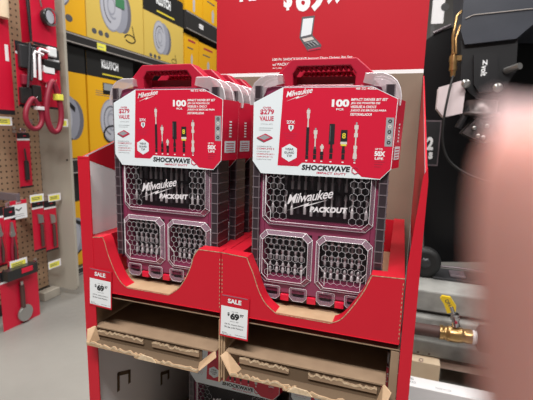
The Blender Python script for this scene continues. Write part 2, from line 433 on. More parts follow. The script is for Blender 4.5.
    A = [(.1962+.0075*math.cos(PI/3*k+PI/6), .2865+.0075*math.sin(PI/3*k+PI/6)) for k in range(6)]; Bq = [(.1962+.0058*math.cos(PI/3*k+PI/6), .2865+.0058*math.sin(PI/3*k+PI/6)) for k in range(6)]
    c.ring(A, Bq, p-.0002, p+.0006, 'red_print')
    c.rect(.2445, .2580, .3320, .3825, q, 'grey_print')
    for k in range(5):
        c.ann(.2513, .3390+.0093*k, .0018, .0036, z_, 'silver_print' if k % 2 else 'black_print', n=6)
    c.text('UP TO', .2290, .2420, .3250, .3285, q, 'white_print', .03); c.text('50X', .2282, .2470, .3140, .3232, q, 'white_print', .05); c.text('LIFE', .2295, .2440, .3080, .3122, q, 'white_print', .03)
    for k in range(3): c.rect(.2290, .2470-.003*k, .3035-.0045*k, .3045-.0045*k, q, 'lid_red')
    # folded flap on the right edge, wrapping back beside the case
    F = [(.262, .415, W0), (.2592, .292, W0), (.272, .292, -.046), (.2755, .415, -.046)]
    ft = [(a-.0008, bq, ww) for a, bq, ww in F]
    c.add(F+ft, [(0, 1, 2, 3), (7, 6, 5, 4), (0, 4, 5, 1), (1, 5, 6, 2), (2, 6, 7, 3), (3, 7, 4, 0)], 'red_card')
    def fl_(a, v): # a 0..1 back along the flap
        u = .2592+(.262-.2592)*((v-.292)/.123)+a*(.0130); return (u+.0004, v, W0-a*.0505)
    c.add([fl_(.15, .308), fl_(.85, .308), fl_(.85, .332), fl_(.15, .332)], [(0, 1, 2, 3)], 'pale_card')
    for k in range(4): c.add([tuple(x+(.0003 if i == 0 else 0) for i, x in enumerate(fl_(aa, vv))) for aa, vv in ((.25, .311+.005*k), (.75, .311+.005*k), (.75, .3125+.005*k), (.25, .3125+.005*k))], [(0, 1, 2, 3)], 'red_print')
    for k in range(6): c.add([fl_(.42, .340+.006*k), fl_(.58, .340+.006*k), fl_(.58, .343+.006*k), fl_(.42, .343+.006*k)], [(0, 1, 2, 3)], 'white_print')
    c.build('printed_card', t)
    return t

# driver bits seen through the lid (two shapes, shared meshes)
def bit_mesh(kind):
    b = MB()
    if kind == 'short':
        b.lathe((0, 0, 0), (0, 1, 0), [(0, .0032), (.010, .0032), (.0105, .0022), (.014, .0022), (.0145, .0034), (.019, .0030), (.022, .0008)], 'bit_steel', 6)
    elif kind == 'socket':
        b.lathe((0, 0, 0), (0, 1, 0), [(0, .0032), (.018, .0032), (.019, .0055), (.042, .0055)], 'dark_steel', 10)
    else:
        b.lathe((0, 0, 0), (0, 1, 0), [(0, .0032), (.016, .0032), (.017, .0020), (.034, .0020), (.036, .0034), (.043, .0028), (.047, .0008)], 'bit_steel', 6)
    o = b.build('driver_bit'); me = o.data; bpy.data.objects.remove(o); return me
BITS = {k: bit_mesh(k) for k in ('short', 'socket', 'long')}
def fill_bits(t, seed):
    rnd = random.Random(seed)
    def put(kind, u, v, y=.030, rz=0.):
        o = bpy.data.objects.new('driver_bit', BITS[kind]); col.objects.link(o); o.parent = t; o.location = (u, y, v); o.rotation_euler = (0, rz, 0)
    for wu0 in (.028, .144):
        for r in range(3):
            for k in range(6): put('short', wu0+.0135*k+rnd.uniform(-.001, .001), .060+.029*r)
    for k in range(15): put('socket' if k % 3 == 1 else 'long', .030+.0135*k, .186+rnd.uniform(0, .004))
    for k in range(15): put('socket' if k % 4 == 2 else 'long', .030+.0135*k, .240)

G = 'bit set cases stacked in the red trays'
ZC = .0215
case0 = make_case('bit set case with white and red card, front of the left red tray', G)
fill_bits(case0, 1)
case0.location = (.005, .042, ZC)
case1 = dup(case0, (.346, .034, ZC), math.radians(1.2), 'larger nearer bit set case with white and red card, front of the right red tray', G)
for k, nm in ((1, 'second'), (2, 'third'), (3, 'fourth')):
    dup(case0, (.010+.003*k, .042+.078*k, ZC), 0, 'bit set case in the left red tray, %s from the front, mostly hidden' % nm, G, skip=('driver_bit',))
for k, nm in ((1, 'second'), (2, 'third')):
    dup(case0, (.340, .036+.078*k, ZC), 0, 'bit set case in the right red tray, %s from the front, mostly hidden' % nm, G, skip=('driver_bit',))
for ch in case0.children:
    if ch.name.startswith('printed_card'): ch.location.x = .006
ZB = -.595
G3 = 'bit set cases on the bottom shelf under the brown trays'
low0 = dup(case0, (.100, .205, ZB), 0, 'bit set case on the bottom shelf, seen between the two torn brown trays', G3, skip=('driver_bit',))
low1 = dup(case0, (.395, .205, ZB), 0, 'bit set case on the bottom shelf beneath the right torn brown tray', G3, skip=('driver_bit',))

# ================================================================== RED TRAYS
def make_tray(x0, x1, ztl, ztr, curve, label):
    t = thing('display_tray', label, 'tray', (x0, 0, 0), group='red trays on the display stand')
    D = .55; mid = x1-x0; T = .030
    pts = [(p[0]-x0, p[1]) for p in curve]
    a = max(i for i, p in enumerate(pts) if p[0] < mid/2 and p[1] <= .0205) if any(p[1] <= .0205 for p in pts) else 0
    prof = [(0, .001), (mid, .001), (mid, ztr)]+pts[::-1]+[(0, ztl)]
    f = MB(); f.prism(prof, -T, 0, 'red_board')
    # corrugated cut edge following the scoop and the two top edges
    e = [(0, ztl)]+pts+[(mid, ztr)]
    for i in range(len(e)-1):
        d = Vector((e[i+1][0]-e[i][0], e[i+1][1]-e[i][1])).normalized(); n = (-d.y*.0016, d.x*.0016)
        f.flat([(e[i][0]-n[0], e[i][1]-n[1]), (e[i+1][0]-n[0], e[i+1][1]-n[1]), e[i+1], e[i]], .0004, 'kraft_edge')
    # scored perforation down both ends
    for u in (.0015, mid-.0025):
        z = .01
        while z < min(ztl, ztr)-.006:
            f.rect(u, u+.0013, z, z+.0042, .0004, 'kraft_edge'); z += .0085
    f.build('front_wall', t)
    for u in (0, mid-T):
        s = MB(); s.box(u, u+T, .001, .1245, -D, -T-.0005, 'red_board'); s.build('side_wall', t)
    bk = MB(); bk.box(T+.0005, mid-T-.0005, .001, .12, -D, -D+.004, 'red_board'); bk.build('back_wall', t)
    fb = MB(); fb.box(T+.0005, mid-T-.0005, .001, .0185, -D+.0045, -T-.0005, 'kraft'); fb.build('tray_floor', t)
    # bare board along the bottom of the scoop
    lo = [p for p in pts if p[1] < .024]
    if lo:
        k = MB(); k.box(lo[0][0]+.001, lo[-1][0]-.001, .0196, .0212, -T, -.0006, 'kraft'); k.build('scoop_board', t)
    lp = MB(); lp.box(.001, mid-.001, -.0001, .0009, -.05, .0014, 'red_board'); lp.build('bottom_fold', t)
    return t
cl = smooth_curve([(-.006, .131), (.000, .118), (.008, .092), (.024, .055), (.040, .031), (.056, .020)], 6)+smooth_curve([(.163, .020), (.185, .036), (.204, .062), (.218, .092), (.225, .115), (.236, .131)], 6)
cr = smooth_curve([(.345, .127), (.352, .111), (.360, .094), (.371, .064), (.386, .038), (.409, .020)], 6)+smooth_curve([(.516, .019), (.535, .030), (.552, .053), (.572, .088), (.581, .110), (.586, .124)], 6)
make_tray(-.056, .2872, .126, .131, cl, 'red cardboard tray with scooped front on the left, under the smaller looking case')
make_tray(.2888, .643, .131, .1255, cr, 'red cardboard tray with scooped front on the right, beside the right side panel')

# ================================================================== DISPLAY STAND
st = thing('display_stand', 'red floor display stand with red header sign holding trays of bit sets', 'display stand', (.3, .3, FLOOR))
off = Vector((-.3, -.3, -FLOOR))
def sbuild(mb, name, bevel=0, parent=st):
    mb.v = [v+off for v in mb.v]; return mb.build(name, parent, bevel)
DP = .565
# side panels: profile in YZ, sloping up to the back
def side(xo, xi, zf, zb, inner):
    s = MB(SIDE); P = [(0.002, FLOOR+.10), (DP, FLOOR+.10), (DP, zb), (0.002, zf)]
    lo, hi = min(xo, xi), max(xo, xi)
    if inner > 0:   # left panel, inside looks to +X
        s.prism(P, lo, hi, 'white_board', side='red_board', back='red_board')
    else:
        s.prism(P, lo, hi, 'red_board', side='red_board', back='white_board')
    return s
s = side(-.064, -.061, .307, .480, 1)
# red folded border along the sloping top, inside
s.flat([(.028, .312), (DP-.01, .474), (DP-.01, .30), (.30, .21), (.028, .300)], -.0606, 'red_board')
# slot holes painted as flat dark patches for the shade inside them
def slot(pts):
    q = [at(px, py, 'x', -.0605) for px, py in pts]
    for p0, p1 in zip(q, q[1:]):
        d = Vector((p1.y-p0.y, p1.z-p0.z)).normalized(); n = Vector((-d.y, d.x))*.0055; e = d*.004
        s.flat([(p0.y-e.x-n.x, p0.z-e.y-n.y), (p1.y+e.x-n.x, p1.z+e.y-n.y), (p1.y+e.x+n.x, p1.z+e.y+n.y), (p0.y-e.x+n.x, p0.z-e.y+n.y)], -.0606, 'kraft_hollow_shade')
slot([(118.5, 390), (118.5, 374), (129.5, 371.5), (129.5, 382)]); slot([(161.5, 384), (161.5, 373.5), (168.5, 371.5), (168.5, 378)])
sbuild(s, 'side_panel')
fl = MB(); fl.box(-.0655, -.034, FLOOR+.10, .306, -.0015, .0010, 'red_board'); fl.box(-.0655, -.036, .3055, .3105, -.004, .0010, 'red_board'); sbuild(fl, 'front_flange')
s = side(.665, .662, .307, .548, -1)
s.flat([(.028, .302), (.028, .10), (.10, .05), (DP-.01, .12), (DP-.01, .542)][::-1], .6616, 'red_board')
sbuild(s, 'side_panel')
fl = MB(); P = [(.6455, FLOOR+.10), (.6665, FLOOR+.10), (.6665, .300), (.664, .322), (.658, .306), (.6455, .150)]
fl.prism(P, -.0015, .0010, 'red_board'); sbuild(fl, 'front_flange')
bk = MB(); bk.box(-.060, .661, FLOOR+.10, .556, -DP-.0035, -DP+.0, 'kraft_back_shaded'); sbuild(bk, 'back_panel')
# header
hd = MB(); hd.box(.001, .662, .552, 1.12, -.5755, -.5695, 'red_header')
hd.rect(.001, .662, .553, .5675, -.5690, 'white_board')
W = -.5688
def hz(px, py): p = at(px, py, 'y', .5695); return (p.x, p.z)
a = hz(295.5, 12.8); b = hz(324, 11.2); hd.text('69', a[0], b[0], a[1], a[1]+.085, W, 'white_board', .045, 0, .96)
a = hz(283.5, 10.8); b = hz(292, 10.8); hd.text('$', a[0], b[0], a[1], a[1]+.062, W, 'white_board', .05)
a = hz(325.5, 4.6); b = hz(342.5, 3.6); hd.text('99', a[0], b[0], a[1], a[1]+.055, W, 'white_board', .045, 0, .96)
a = hz(239.5, 2.0); b = hz(270, 1.5); hd.text('NI', a[0], hz(256, 2)[0], a[1], a[1]+.075, W, 'white_board', .06)
a = hz(272.5, 61.8); b = hz(352.5, 57); hd.text('100 Pc SHOCKWAVE Impact Duty Driver Bit Set', a[0], b[0], a[1], a[1]+.0105, W, 'white_board', .018)
a = hz(272.5, 66); b = hz(295, 65); hd.text('w/ PACKOUT', a[0], b[0], a[1], a[1]+.0085, W, 'white_board', .018)
a = hz(272.5, 69); b = hz(282, 69); hd.text('48-32-4082', a[0], b[0], a[1], a[1]+.004, W, 'white_board', .0)
# open case picture
def hp(*pp): return [(at(a, bq, 'y', .5695).x, at(a, bq, 'y', .5695).z) for a, bq in pp]
hd.flat(hp((302, 17), (315, 15.5), (312.5, 35), (299.5, 38)), W, 'dark_grey_print'); hd.flat(hp((303.2, 19), (313.5, 17.8), (311.3, 34.3), (300.8, 37)), W+.0004, 'pale_card')
hd.flat(hp((299.5, 38), (312.5, 35), (321.5, 45), (320.5, 49), (308, 51.5), (307, 50)), W, 'dark_grey_print')
hd.flat(hp((302, 39), (312, 36.8), (314.5, 39.3), (304.5, 42)), W+.0004, 'silver_print'); hd.flat(hp((305, 43), (315, 40.4), (319, 44.6), (309.5, 47.2)), W+.0004, 'grey_print'); hd.flat(hp((307.5, 50), (320.5, 47), (320.2, 48.6), (308.3, 51.2)), W+.0006, 'red_print')
for a in range(3): hd.flat(hp((305.5+3*a, 43.6-.8*a), (307.3+3*a, 43.2-.8*a), (311.5+3*a, 46.4-.8*a), (310+3*a, 46.8-.8*a)), W+.0007, 'black_print')
sbuild(hd, 'header_sign')
# brown shelf boards, liners and centre divider
sh = MB(); sh.box(-.060, .6445, -.0142, -.0122, -DP+.004, -.004, 'kraft_shaded'); sh.box(-.050, .640, -.0118, -.0003, -DP+.004, -.055, 'kraft_shaded'); sbuild(sh, 'upper_shelf')
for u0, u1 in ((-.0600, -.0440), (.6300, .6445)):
    ln = MB(); ln.box(u0, u1, -.155, -.0170, -DP+.004, -.004, 'kraft_shaded'); sbuild(ln, 'shelf_liner')
dv = MB()
for k in range(3): dv.box(.2830+.0046*k, .2864+.0046*k, -.16 if k != 1 else -.15, -.0170, -.30, -.002-.002*k, 'kraft')
sbuild(dv, 'divider')
lb = MB(); lb.box(-.060, .661, FLOOR+.104, ZB-.001, -DP+.004, -.02, 'kraft_shaded'); sbuild(lb, 'bottom_shelf')
ba = MB(TOP); ba.box(-.05, .65, .03, .54, FLOOR, FLOOR+.099, 'box_black'); sbuild(ba, 'plinth')

# ------------------------------------------------------------------ torn brown trays on the middle tier
def brown_tray(x0, x1, zf, label, seed, gap, i0=.004, i1=.004):
    rnd = random.Random(seed)
    t = thing('shipping_tray', label, 'tray', (x0, 0, zf), group='empty torn brown trays')
    L = x1-x0
    f = MB(); f.box(0.004, L-.004, -.003, 0, -.50, .001, 'kraft_shaded'); f.build('tray_floor', t)
    def torn(z0, z1, w0, w1, ua, ub, name, m='kraft'):
        s = MB(); n = 26; top = []
        for k in range(n+1):
            u = ua+(ub-ua)*k/n; top.append((u, z1+rnd.uniform(-.0035, .0035)))
        s.prism([(ua, z0), (ub, z0)]+top[::-1], w0, w1, m)
        for k in range(n):
            a, bq = top[k], top[k+1]
            s.flat([(a[0], a[1]-.0038), (bq[0], bq[1]-.0038), bq, a], w1+.0004, 'torn_paper')
        s.build(name, t)
    # double front wall: inner and outer skins with ripped tops around a hollow
    torn(-.021, -.009, -.002, .0012, i0+.008, L*.43, 'inner_wall', 'kraft_shaded'); torn(-.022, -.011, -.002, .0012, L*gap, L-i1-.014, 'inner_wall', 'kraft_shaded')
    s = MB(); s.box(i0+.008, L-i1-.008, -.0365, -.0345, -.002, .0255, 'kraft_hollow_shade'); s.box(i0+.008, L-i1-.008, -.0345, -.0032, -.0045, -.0022, 'kraft_hollow_shade'); s.build('wall_base', t)  # dark base and backing paint the shade inside the hollow wall
    torn(-.0350, -.027, .0262, .0292, i0, L*.50, 'outer_wall'); torn(-.0375, -.030, .0296, .0322, L*.42, L-i1, 'outer_wall')
    # end flaps of the hollow wall
    for e in (0, 1):
        u = .002 if e == 0 else L-.002; k = 1 if e == 0 else -1; I = (i0, i1)[e]-.004
        g = MB(); P = [(u+(-.010+I*.2)*k, -.006, .012), (u+(.002+I)*k, -.036, .029), (u+(.012+I)*k, -.034, .0), (u+.003*k, .000, .0)]
        vs = P+[(a+.003*k, bq, c_) for a, bq, c_ in P]
        g.add(vs, [(0, 1, 2, 3), (7, 6, 5, 4), (0, 4, 5, 1), (1, 5, 6, 2), (2, 6, 7, 3), (3, 7, 4, 0)], 'kraft'); g.build('end_flap', t)
    tb = MB(); tb.prism([(L*.45, -.036), (L*.60, -.036), (L*.57, -.026), (L*.49, -.024)], .0324, .0345, 'torn_paper'); tb.build('torn_tab', t)
brown_tray(-.0435, .2815, -.0895, 'empty torn brown cardboard tray on the left, below the left red tray', 3, .50, .004, .030)
brown_tray(.2965, .6285, -.0835, 'empty torn brown cardboard tray on the right, below the right red tray', 5, .55, .028, .004)

# ------------------------------------------------------------------ price tags
def price_tag(x, z, tilt, label, wd=.064, ht=.094):
    t = thing('price_tag', label, 'price tag', (x, -.0022, z), group='sale price tags on the red trays'); t.rotation_euler = (0, tilt, 0)
    b = MB(); b.box(0, wd, -ht, 0, -.0005, .0003, 'red_board'); b.rect(.0025, wd-.0025, -ht+.004, -.026, .0006, 'tag_white')
    w = .0009
    b.text('SALE', .017, .047, -.0185, -.0085, w, 'white_print', .04)
    b.text('69', .0235, .0435, -.0535, -.0385, w, 'black_print', .05, 0, .9); b.text('$', .0170, .0220, -.0465, -.0385, w, 'black_print', .03); b.text('97', .0450, .0530, -.0450, -.0385, w, 'black_print', .03)
    b.text('was 129', .026, .040, -.0365, -.0345, w, 'dark_grey_print'); b.text('save 60', .024, .042, -.0580, -.0560, w, 'dark_grey_print')
    b.text('100 Pc. Impact Driver', .0115, .0540, -.0665, -.0630, w, 'dark_grey_print', .01); b.text('Bit Set with Packout', .0115, .0530, -.0725, -.0690, w, 'dark_grey_print', .01)
    b.text('48324082', .0060, .0160, -.0855, -.0835, w, 'dark_grey_print'); b.text('1007 2284 110', .0060, .0270, -.0885, -.0865, w, 'dark_grey_print'); b.text('While supplies last', .0350, .0590, -.0870, -.0845, w, 'dark_grey_print')
    b.build('tag_sheet', t)
    c = MB(); c.box(.004, wd-.004, -.004, -.0025, .0004, .0010, 'clear_rim'); c.build('clear_strip', t)
price_tag(-.0470, .0560, .045, 'red and white SALE price tag on the left tray corner beside the aisle')
price_tag(.2890, .0445, .025, 'red and white SALE price tag on the seam between the two red trays')

# ================================================================== PEGBOARD BAY (left)
PX = -1.675
pg = thing('gondola_rack', 'brown pegboard rack with beige end panel at the left edge', 'store rack', (PX, .9, FLOOR))
po = Vector((-PX, -.9, -FLOOR))
def pbuild(mb, name, bevel=0): mb.v = [v+po for v in mb.v]; return mb.build(name, pg, bevel)
b = MB(SIDE); b.box(.2, 1.35, FLOOR+.06, 2.2, PX-.02, PX, 'pegboard_brown'); pbuild(b, 'pegboard')
b = MB(); R_ = .035; u1 = -1.425; z0 = -.725
P = [(PX-.10, z0)]+[(u1-R_+R_*math.sin(a*PI/12), z0+R_-R_*math.cos(a*PI/12)) for a in range(7)]+[(u1, 2.2), (PX-.10, 2.2)]
b.prism(P, -1.372, -1.352, 'wing_beige'); b.disc(-1.452, .17, .008, -1.3515, 'black_print', n=10); b.disc(-1.462, .78, .006, -1.3515, 'dark_grey_print', n=10)
pbuild(b, 'end_panel', .004)
b = MB(TOP); b.box(PX-.02, PX+.03, .2, 1.345, FLOOR, FLOOR+.055, 'box_black'); pbuild(b, 'base_kick')
b = MB(TOP); b.box(PX+.032, PX+.10, 1.22, 1.35, FLOOR, FLOOR+.06, 'wing_beige'); pbuild(b, 'base_foot', .004)

GP = 'tool packs hanging on the pegboard'
def hook(y, z, xr, label, plate=True, pw=.098, ph=.048):
    t = thing('peg_hook', label, 'hook', (PX+.001, y, z), group='peg hooks with yellow price plates')
    w = MB(TOP); w.tube([(0, 0, 0), (xr, 0, .004), (xr+.01, 0, .012)], .0028, 'chrome', 6); w.box(0, .004, -.012, .012, -.02, .02, 'chrome'); w.build('wire', t)
    if plate:
        p_ = MB(SIDE); p_.box(-pw/2, pw/2, -ph/2, ph/2, xr+.010, xr+.013, 'white_board'); p_.rect(-pw/2+.006, pw/2-.012, -ph/2+.006, ph/2-.010, xr+.0134, 'tag_yellow')
        for k in range(2): p_.rect(-pw/2+.012, pw/2-.03, -.008+.010*k, -.004+.010*k, xr+.0138, 'dark_grey_print')
        p_.build('price_plate', t)
def span(l, t_, r, b_, x):
    my = (t_+b_)/2; mx = (l+r)/2
    y0 = at(l, my, 'x', x).y; y1 = at(r, my, 'x', x).y; z1 = at(mx, t_, 'x', x).z; z0 = at(mx, b_, 'x', x).z
    return y0, y1, z0, z1
def pack(name, label, px, x, top=.12, color='red_card', th=.012, group=GP):
    y0, y1, z0, z1 = span(*px, x)
    t = thing(name, label, 'tool pack', (x, (y0+y1)/2, z0), group=group)
    w = (y1-y0)/2; h = z1-z0
    c = MB(SIDE); c.box(-w, w, 0, h, -.003, .0, color)
    c.rect(-w, w, h*(1-top), h, .0004, 'black_print'); c.rect(-w, w, h*(1-top)-.012, h*(1-top), .0005, 'white_print')
    c.rect(-w, w, 0, h*.035, .0004, 'black_print'); c.rect(0, w*.45, h*(1-top*.6), h*(1-top*.45), .0008, 'red_card')
    c.build('backing_card', t)
    hh = MB(SIDE); hh.ring(chamf(-.02, .02, h, h+.03, .006), chamf(-.012, .012, h+.008, h+.022, .004), -.002, .0, 'clear_rim'); hh.build('hang_tab', t)
    return t, w, h
# narrow pack, dark tool, upper middle
t, w, h = pack('tool_pack', 'narrow red pack with a dark tool, alone above the white sale sign', (18.5, 133, 31, 188), -1.60, .10)
b = MB(SIDE); b.tube([(0, h*.15, .012), (0, h*.50, .012)], .014, 'box_black', 8); b.tube([(0, h*.5, .012), (-.006, h*.72, .012)], .005, 'dark_steel', 8); b.build('tool', t)
hook(t.location.y, t.location.z+h+.018, .085, 'peg hook holding the narrow red pack with a dark tool', False)
# pair of chisel packs in front of the end panel
for i, (l, r, nm) in enumerate(((33, 44.5, 'left'), (45, 57, 'right'))):
    t, w, h = pack('chisel_pack', '%s of two slim red packs side by side in front of the beige end panel' % nm, (l, 200, r, 251), -1.53, .13)
    b = MB(SIDE); b.tube([(.012, h*.08, .012), (.012, h*.52, .012)], .010, 'rust_pipe', 8); b.prism([(-.006, h*.55), (.03, h*.55), (.026, h*.70), (-.012, h*.74)], .004, .012, 'steel'); b.build('chisel', t)
    hook(t.location.y+.02*(2*i-1), t.location.z+h+.018, .155, 'peg hook with yellow price plate above the %s slim red pack' % nm, True)
# left packs with pliers
for i, (l, r, nm) in enumerate(((-8, 5, 'left'), (5.5, 17, 'right'))):
    t, w, h = pack('pliers_pack', 'red pack with silver pliers at the left edge, %s one of two' % nm, (l, 207, r, 268), -1.50, .15)
    b = MB(SIDE); b.tube([(.0, h*.52, .012), (.012, h*.30, .012), (.008, h*.08, .012)], .008, 'rust_pipe', 8); b.tube([(.0, h*.52, .012), (-.012, h*.30, .012), (-.010, h*.08, .012)], .008, 'red_rubber', 8)
    b.lathe((0, h*.56, .004), (0, 0, 1), [(0, .018), (.012, .018)], 'steel', 12); b.prism([(-.014, h*.60), (.014, h*.60), (.005, h*.76), (-.005, h*.76)], .004, .014, 'steel'); b.build('pliers', t)
    hook(t.location.y, t.location.z+h+.018, .17, 'peg hook carrying the %s red pliers pack' % nm, False)
# big bottom pack with wrench
t, w, h = pack('wrench_pack', 'big wide red pack with silver wrench, lowest on the pegboard', (1, 266, 39, 327), -1.45, .16)
b = MB(SIDE); b.tube([(.0, h*.32, .014), (.0, h*.70, .014)], .013, 'rust_pipe', 8); b.ann(.01, h*.22, .02, .05, .016, 'steel', n=16); b.lathe((.01, h*.20, .004), (0, 0, 1), [(0, .045), (.014, .045)], 'steel', 14); b.tube([(0, h*.7, .014), (0, h*.76, .014)], .009, 'steel', 8); b.build('wrench', t)
b = MB(SIDE); b.box(-w*.9, w*.7, h*.86, h*1.02, .004, .05, 'box_black'); b.box(-w*.2, w*.4, h*.92, h*1.0, .05, .053, 'red_card'); b.build('black_top', t, .004)
hook(t.location.y, t.location.z+h+.018, .215, 'peg hook with yellow price plate above the big wide red pack', True, .11, .05)
y_, z_2 = at(55, 264, 'x', -1.50).y, at(55, 264, 'x', -1.50).z
hook(y_, z_2, .16, 'empty peg hook with yellow price plate below the two slim red packs', True)
# big pack top left
t, w, h = pack('tool_pack', 'tall red pack cut off by the left edge at the top of the pegboard', (-14, -25, 10, 114), -1.46, .05)
b = MB(SIDE); b.tube([(w*.3, h*.70, .02), (w*.36, h*.86, .02)], .03, 'pine', 8); b.tube([(w*.36, h*.86, .02), (w*.42, h*1.0, .02)], .035, 'box_black', 8); b.build('tool', t)
b = MB(SIDE); b.box(w*.50, w*.8, h*.40, h*.52, .0005, .001, 'white_print'); b.build('sticker', t)
hook(t.location.y, t.location.z+h+.018, .21, 'peg hook carrying the tall red pack at the top left', False)
y_, z_2 = at(4, 121, 'x', -1.47).y, at(4, 121, 'x', -1.47).z
hook(y_, z_2, .19, 'peg hook with yellow price plate under the tall red pack', True)
# upper packs with gauge
t, w, h = pack('gauge_pack', 'red pack with a round dark dial gauge at the top of the pegboard', (31, -22, 55, 46), -1.405, .04)
b = MB(SIDE); cy = at(45, 17, 'x', -1.395); u = cy.y-t.location.y; v = cy.z-t.location.z
b.lathe((u, v, .004), (.25, 0, 1), [(0, .040), (.03, .050), (.034, .046)], 'box_black', 20); b.lathe((u+.009, v, .0375), (.25, 0, 1), [(0, .036), (.002, .036)], 'reel_light', 20); b.ann(u+.010, v, .040, .050, .043, 'steel'); b.tube([(u-.02, v+.05, .01), (u-.06, v+.22, .01)], .005, 'steel', 6)
b.build('gauge', t)
hook(t.location.y, t.location.z+h+.018, .265, 'peg hook carrying the dial gauge pack', False)
t, w, h = pack('tool_pack', 'slim red pack with a dark rod hanging left of the dial gauge pack', (20, -22, 30, 45), -1.52, .04)
b = MB(SIDE); b.tube([(w*.6, 0.02, .014), (w*.1, h*.98, .014)], .010, 'dark_steel', 8); b.build('rod', t)
hook(t.location.y, t.location.z+h+.018, .15, 'peg hook carrying the slim red pack with a dark rod', False)
# hex key set pack and looped red straps
t, w, h = pack('hex_key_pack', 'red pack of silver hex keys and black pouches in the middle of the pegboard cluster', (17, 46, 60, 108), -1.41, .16)
for (a, bq, L_) in ((-.065, .84, .13), (-.03, .90, .16), (.012, .36, .10)):
    k_ = MB(SIDE); k_.tube([(a, h*bq-L_, .035), (a+.005, h*bq, .035), (a+.012, h*bq+.012, .035), (a+.065, h*bq+.006, .035)], .0085, 'glint_edge', 8); k_.build('hex_key', t)
for (a_, z0_, z1_) in ((-.098, .50, 1.0), (-.083, .42, .92), (-.11, .30, .72)):
    k_ = MB(SIDE); k_.tube([(a_, h*z0_, .03), (a_+.02, h*z1_, .03)], .007, 'dark_steel', 8); k_.build('rod', t)
for (u0, u1, v0, v1, mm) in ((w*.35, w*.75, h*.86, h*1.02, 'white_print'), (-w*.1, w*.3, h*.80, h*.97, 'red_card'), (-w, -w*.55, h*.05, h*.30, 'box_black'), (-w*.5, -w*.1, h*.10, h*.36, 'box_black'), (-w*.95, -w*.2, h*.60, h*.95, 'dark_steel'), (w*.0, w*.7, h*.42, h*.60, 'red_card'), (w*.05, w*.6, h*.55, h*.70, 'white_print'), (w*.1, w*.9, h*.66, h*.80, 'box_black'), (-w*.9, -w*.5, h*.34, h*.50, 'red_rubber')):
    k_ = MB(SIDE); k_.box(u0, u1, v0, v1, .002, .026, mm); k_.build('pouch', t, .006)
hook(t.location.y, t.location.z+h+.018, .26, 'peg hook carrying the hex key pack', False)
for i, (cx, cy, rx, rz, x, nm) in enumerate(((54, 112, 7.2, 20, -1.345, 'larger front'), (34, 117, 8, 12, -1.36, 'smaller rear'))):
    c = at(cx, cy, 'x', x); e1 = at(cx+rx, cy, 'x', x).y-c.y; e2 = c.z-at(cx, cy+rz, 'x', x).z
    t = thing('strap_loop', '%s red rubber strap loop hanging under the hex key pack' % nm, 'strap', (x, c.y, c.z-e2), group='red strap loops')
    b = MB(SIDE); b.tube([(e1*math.cos(a)*(1 if math.sin(a) < 0 else .75+.25*math.cos(2*a)), e2+e2*math.sin(a)*(1 if math.sin(a) < 0 else 1.5), -.0) for a in [2*PI*k/28 for k in range(28)]], .016 if i == 0 else .014, 'red_rubber', 10, True); b.build('loop', t)
    b = MB(SIDE); b.box(e1*.3, e1*1.1, e2*1.6, e2*1.9, -.02, .02, 'tag_yellow' if i == 0 else 'glint_edge'); b.build('collar', t, .003)
    hook(c.y, c.z+e2*1.45, x-PX+.02, 'peg hook carrying the %s red strap loop' % nm, False)
y_, z_2 = at(65, 123, 'x', -1.39).y, at(65, 123, 'x', -1.39).z
hook(y_, z_2, .27, 'peg hook with yellow price plate beside the larger red strap loop', True, .05)
# paper sale sign
x = -1.50; y0, y1, z0, z1 = span(10, 200, 27, 219, x)
t = thing('sale_sign', 'small white paper sale sign with red top clipped to the pegboard', 'sign', (x, (y0+y1)/2, z0))
b = MB(SIDE); w = (y1-y0)/2; h = z1-z0; b.box(-w, w, 0, h, -.001, .0, 'tag_white'); b.rect(-w, w, h*.78, h, .0004, 'red_card'); b.text('SALE', -w*.3, w*.3, h*.83, h*.94, .0008, 'white_print', .03)
b.flat([(-w*.4, h*.5), (0, h*.40), (w*.4, h*.55), (w*.35, h*.60), (0, h*.5), (-w*.35, h*.58)], .0006, 'dark_grey_print')
for k in range(2): b.rect(-w*.7, w*.6, h*(.12+.1*k), h*(.15+.1*k), .0006, 'grey_print')
b.build('sheet', t)
b = MB(SIDE); b.box(-.012, .012, h*.92, h*1.35, -.16, .006, 'smoke_rib'); b.build('clip', t, .003)

# ================================================================== BOXED REEL SHELVES (far left aisle)
SX = -1.76
rk = thing('shelving_bay', 'dark steel store shelving holding yellow reel boxes along the aisle', 'shelving', (SX-.3, 3.2, FLOOR))
ro = Vector((-SX+.3, -3.2, -FLOOR))
def rbuild(mb, name, bevel=0): mb.v = [v+ro for v in mb.v]; return mb.build(name, rk, bevel)
def shelf(y0, y1, z0, z1, nm='shelf'):
    b = MB(TOP); b.box(SX-.6, SX-.02, y0, y1, z1-.03, z1, 'shelf_steel'); b.box(SX-.025, SX+.012, y0, y1, z0, z1, 'shelf_steel')
    b.box(SX+.012, SX+.0145, y0, y1, z1-.016, z1-.006, 'shelf_edge'); b.box(SX+.012, SX+.0145, y0, y1, z0+.006, z0+.014, 'shelf_edge'); rbuild(b, nm)
shelf(1.38, 5.6, .995, 1.075); shelf(3.42, 5.6, 1.50, 1.70); shelf(1.38, 3.4, .03, .15); shelf(1.38, 5.6, FLOOR+.001, FLOOR+.07)
for y in (1.40, 3.41, 5.62):
    b = MB(TOP); b.box(SX-.6, SX-.55, y-.02, y+.02, FLOOR, 2.2, 'shelf_steel'); rbuild(b, 'upright')
b = MB(TOP); b.box(SX-.66, SX-.61, 1.38, 5.6, FLOOR, 2.2, 'shelf_steel'); rbuild(b, 'back_panel')
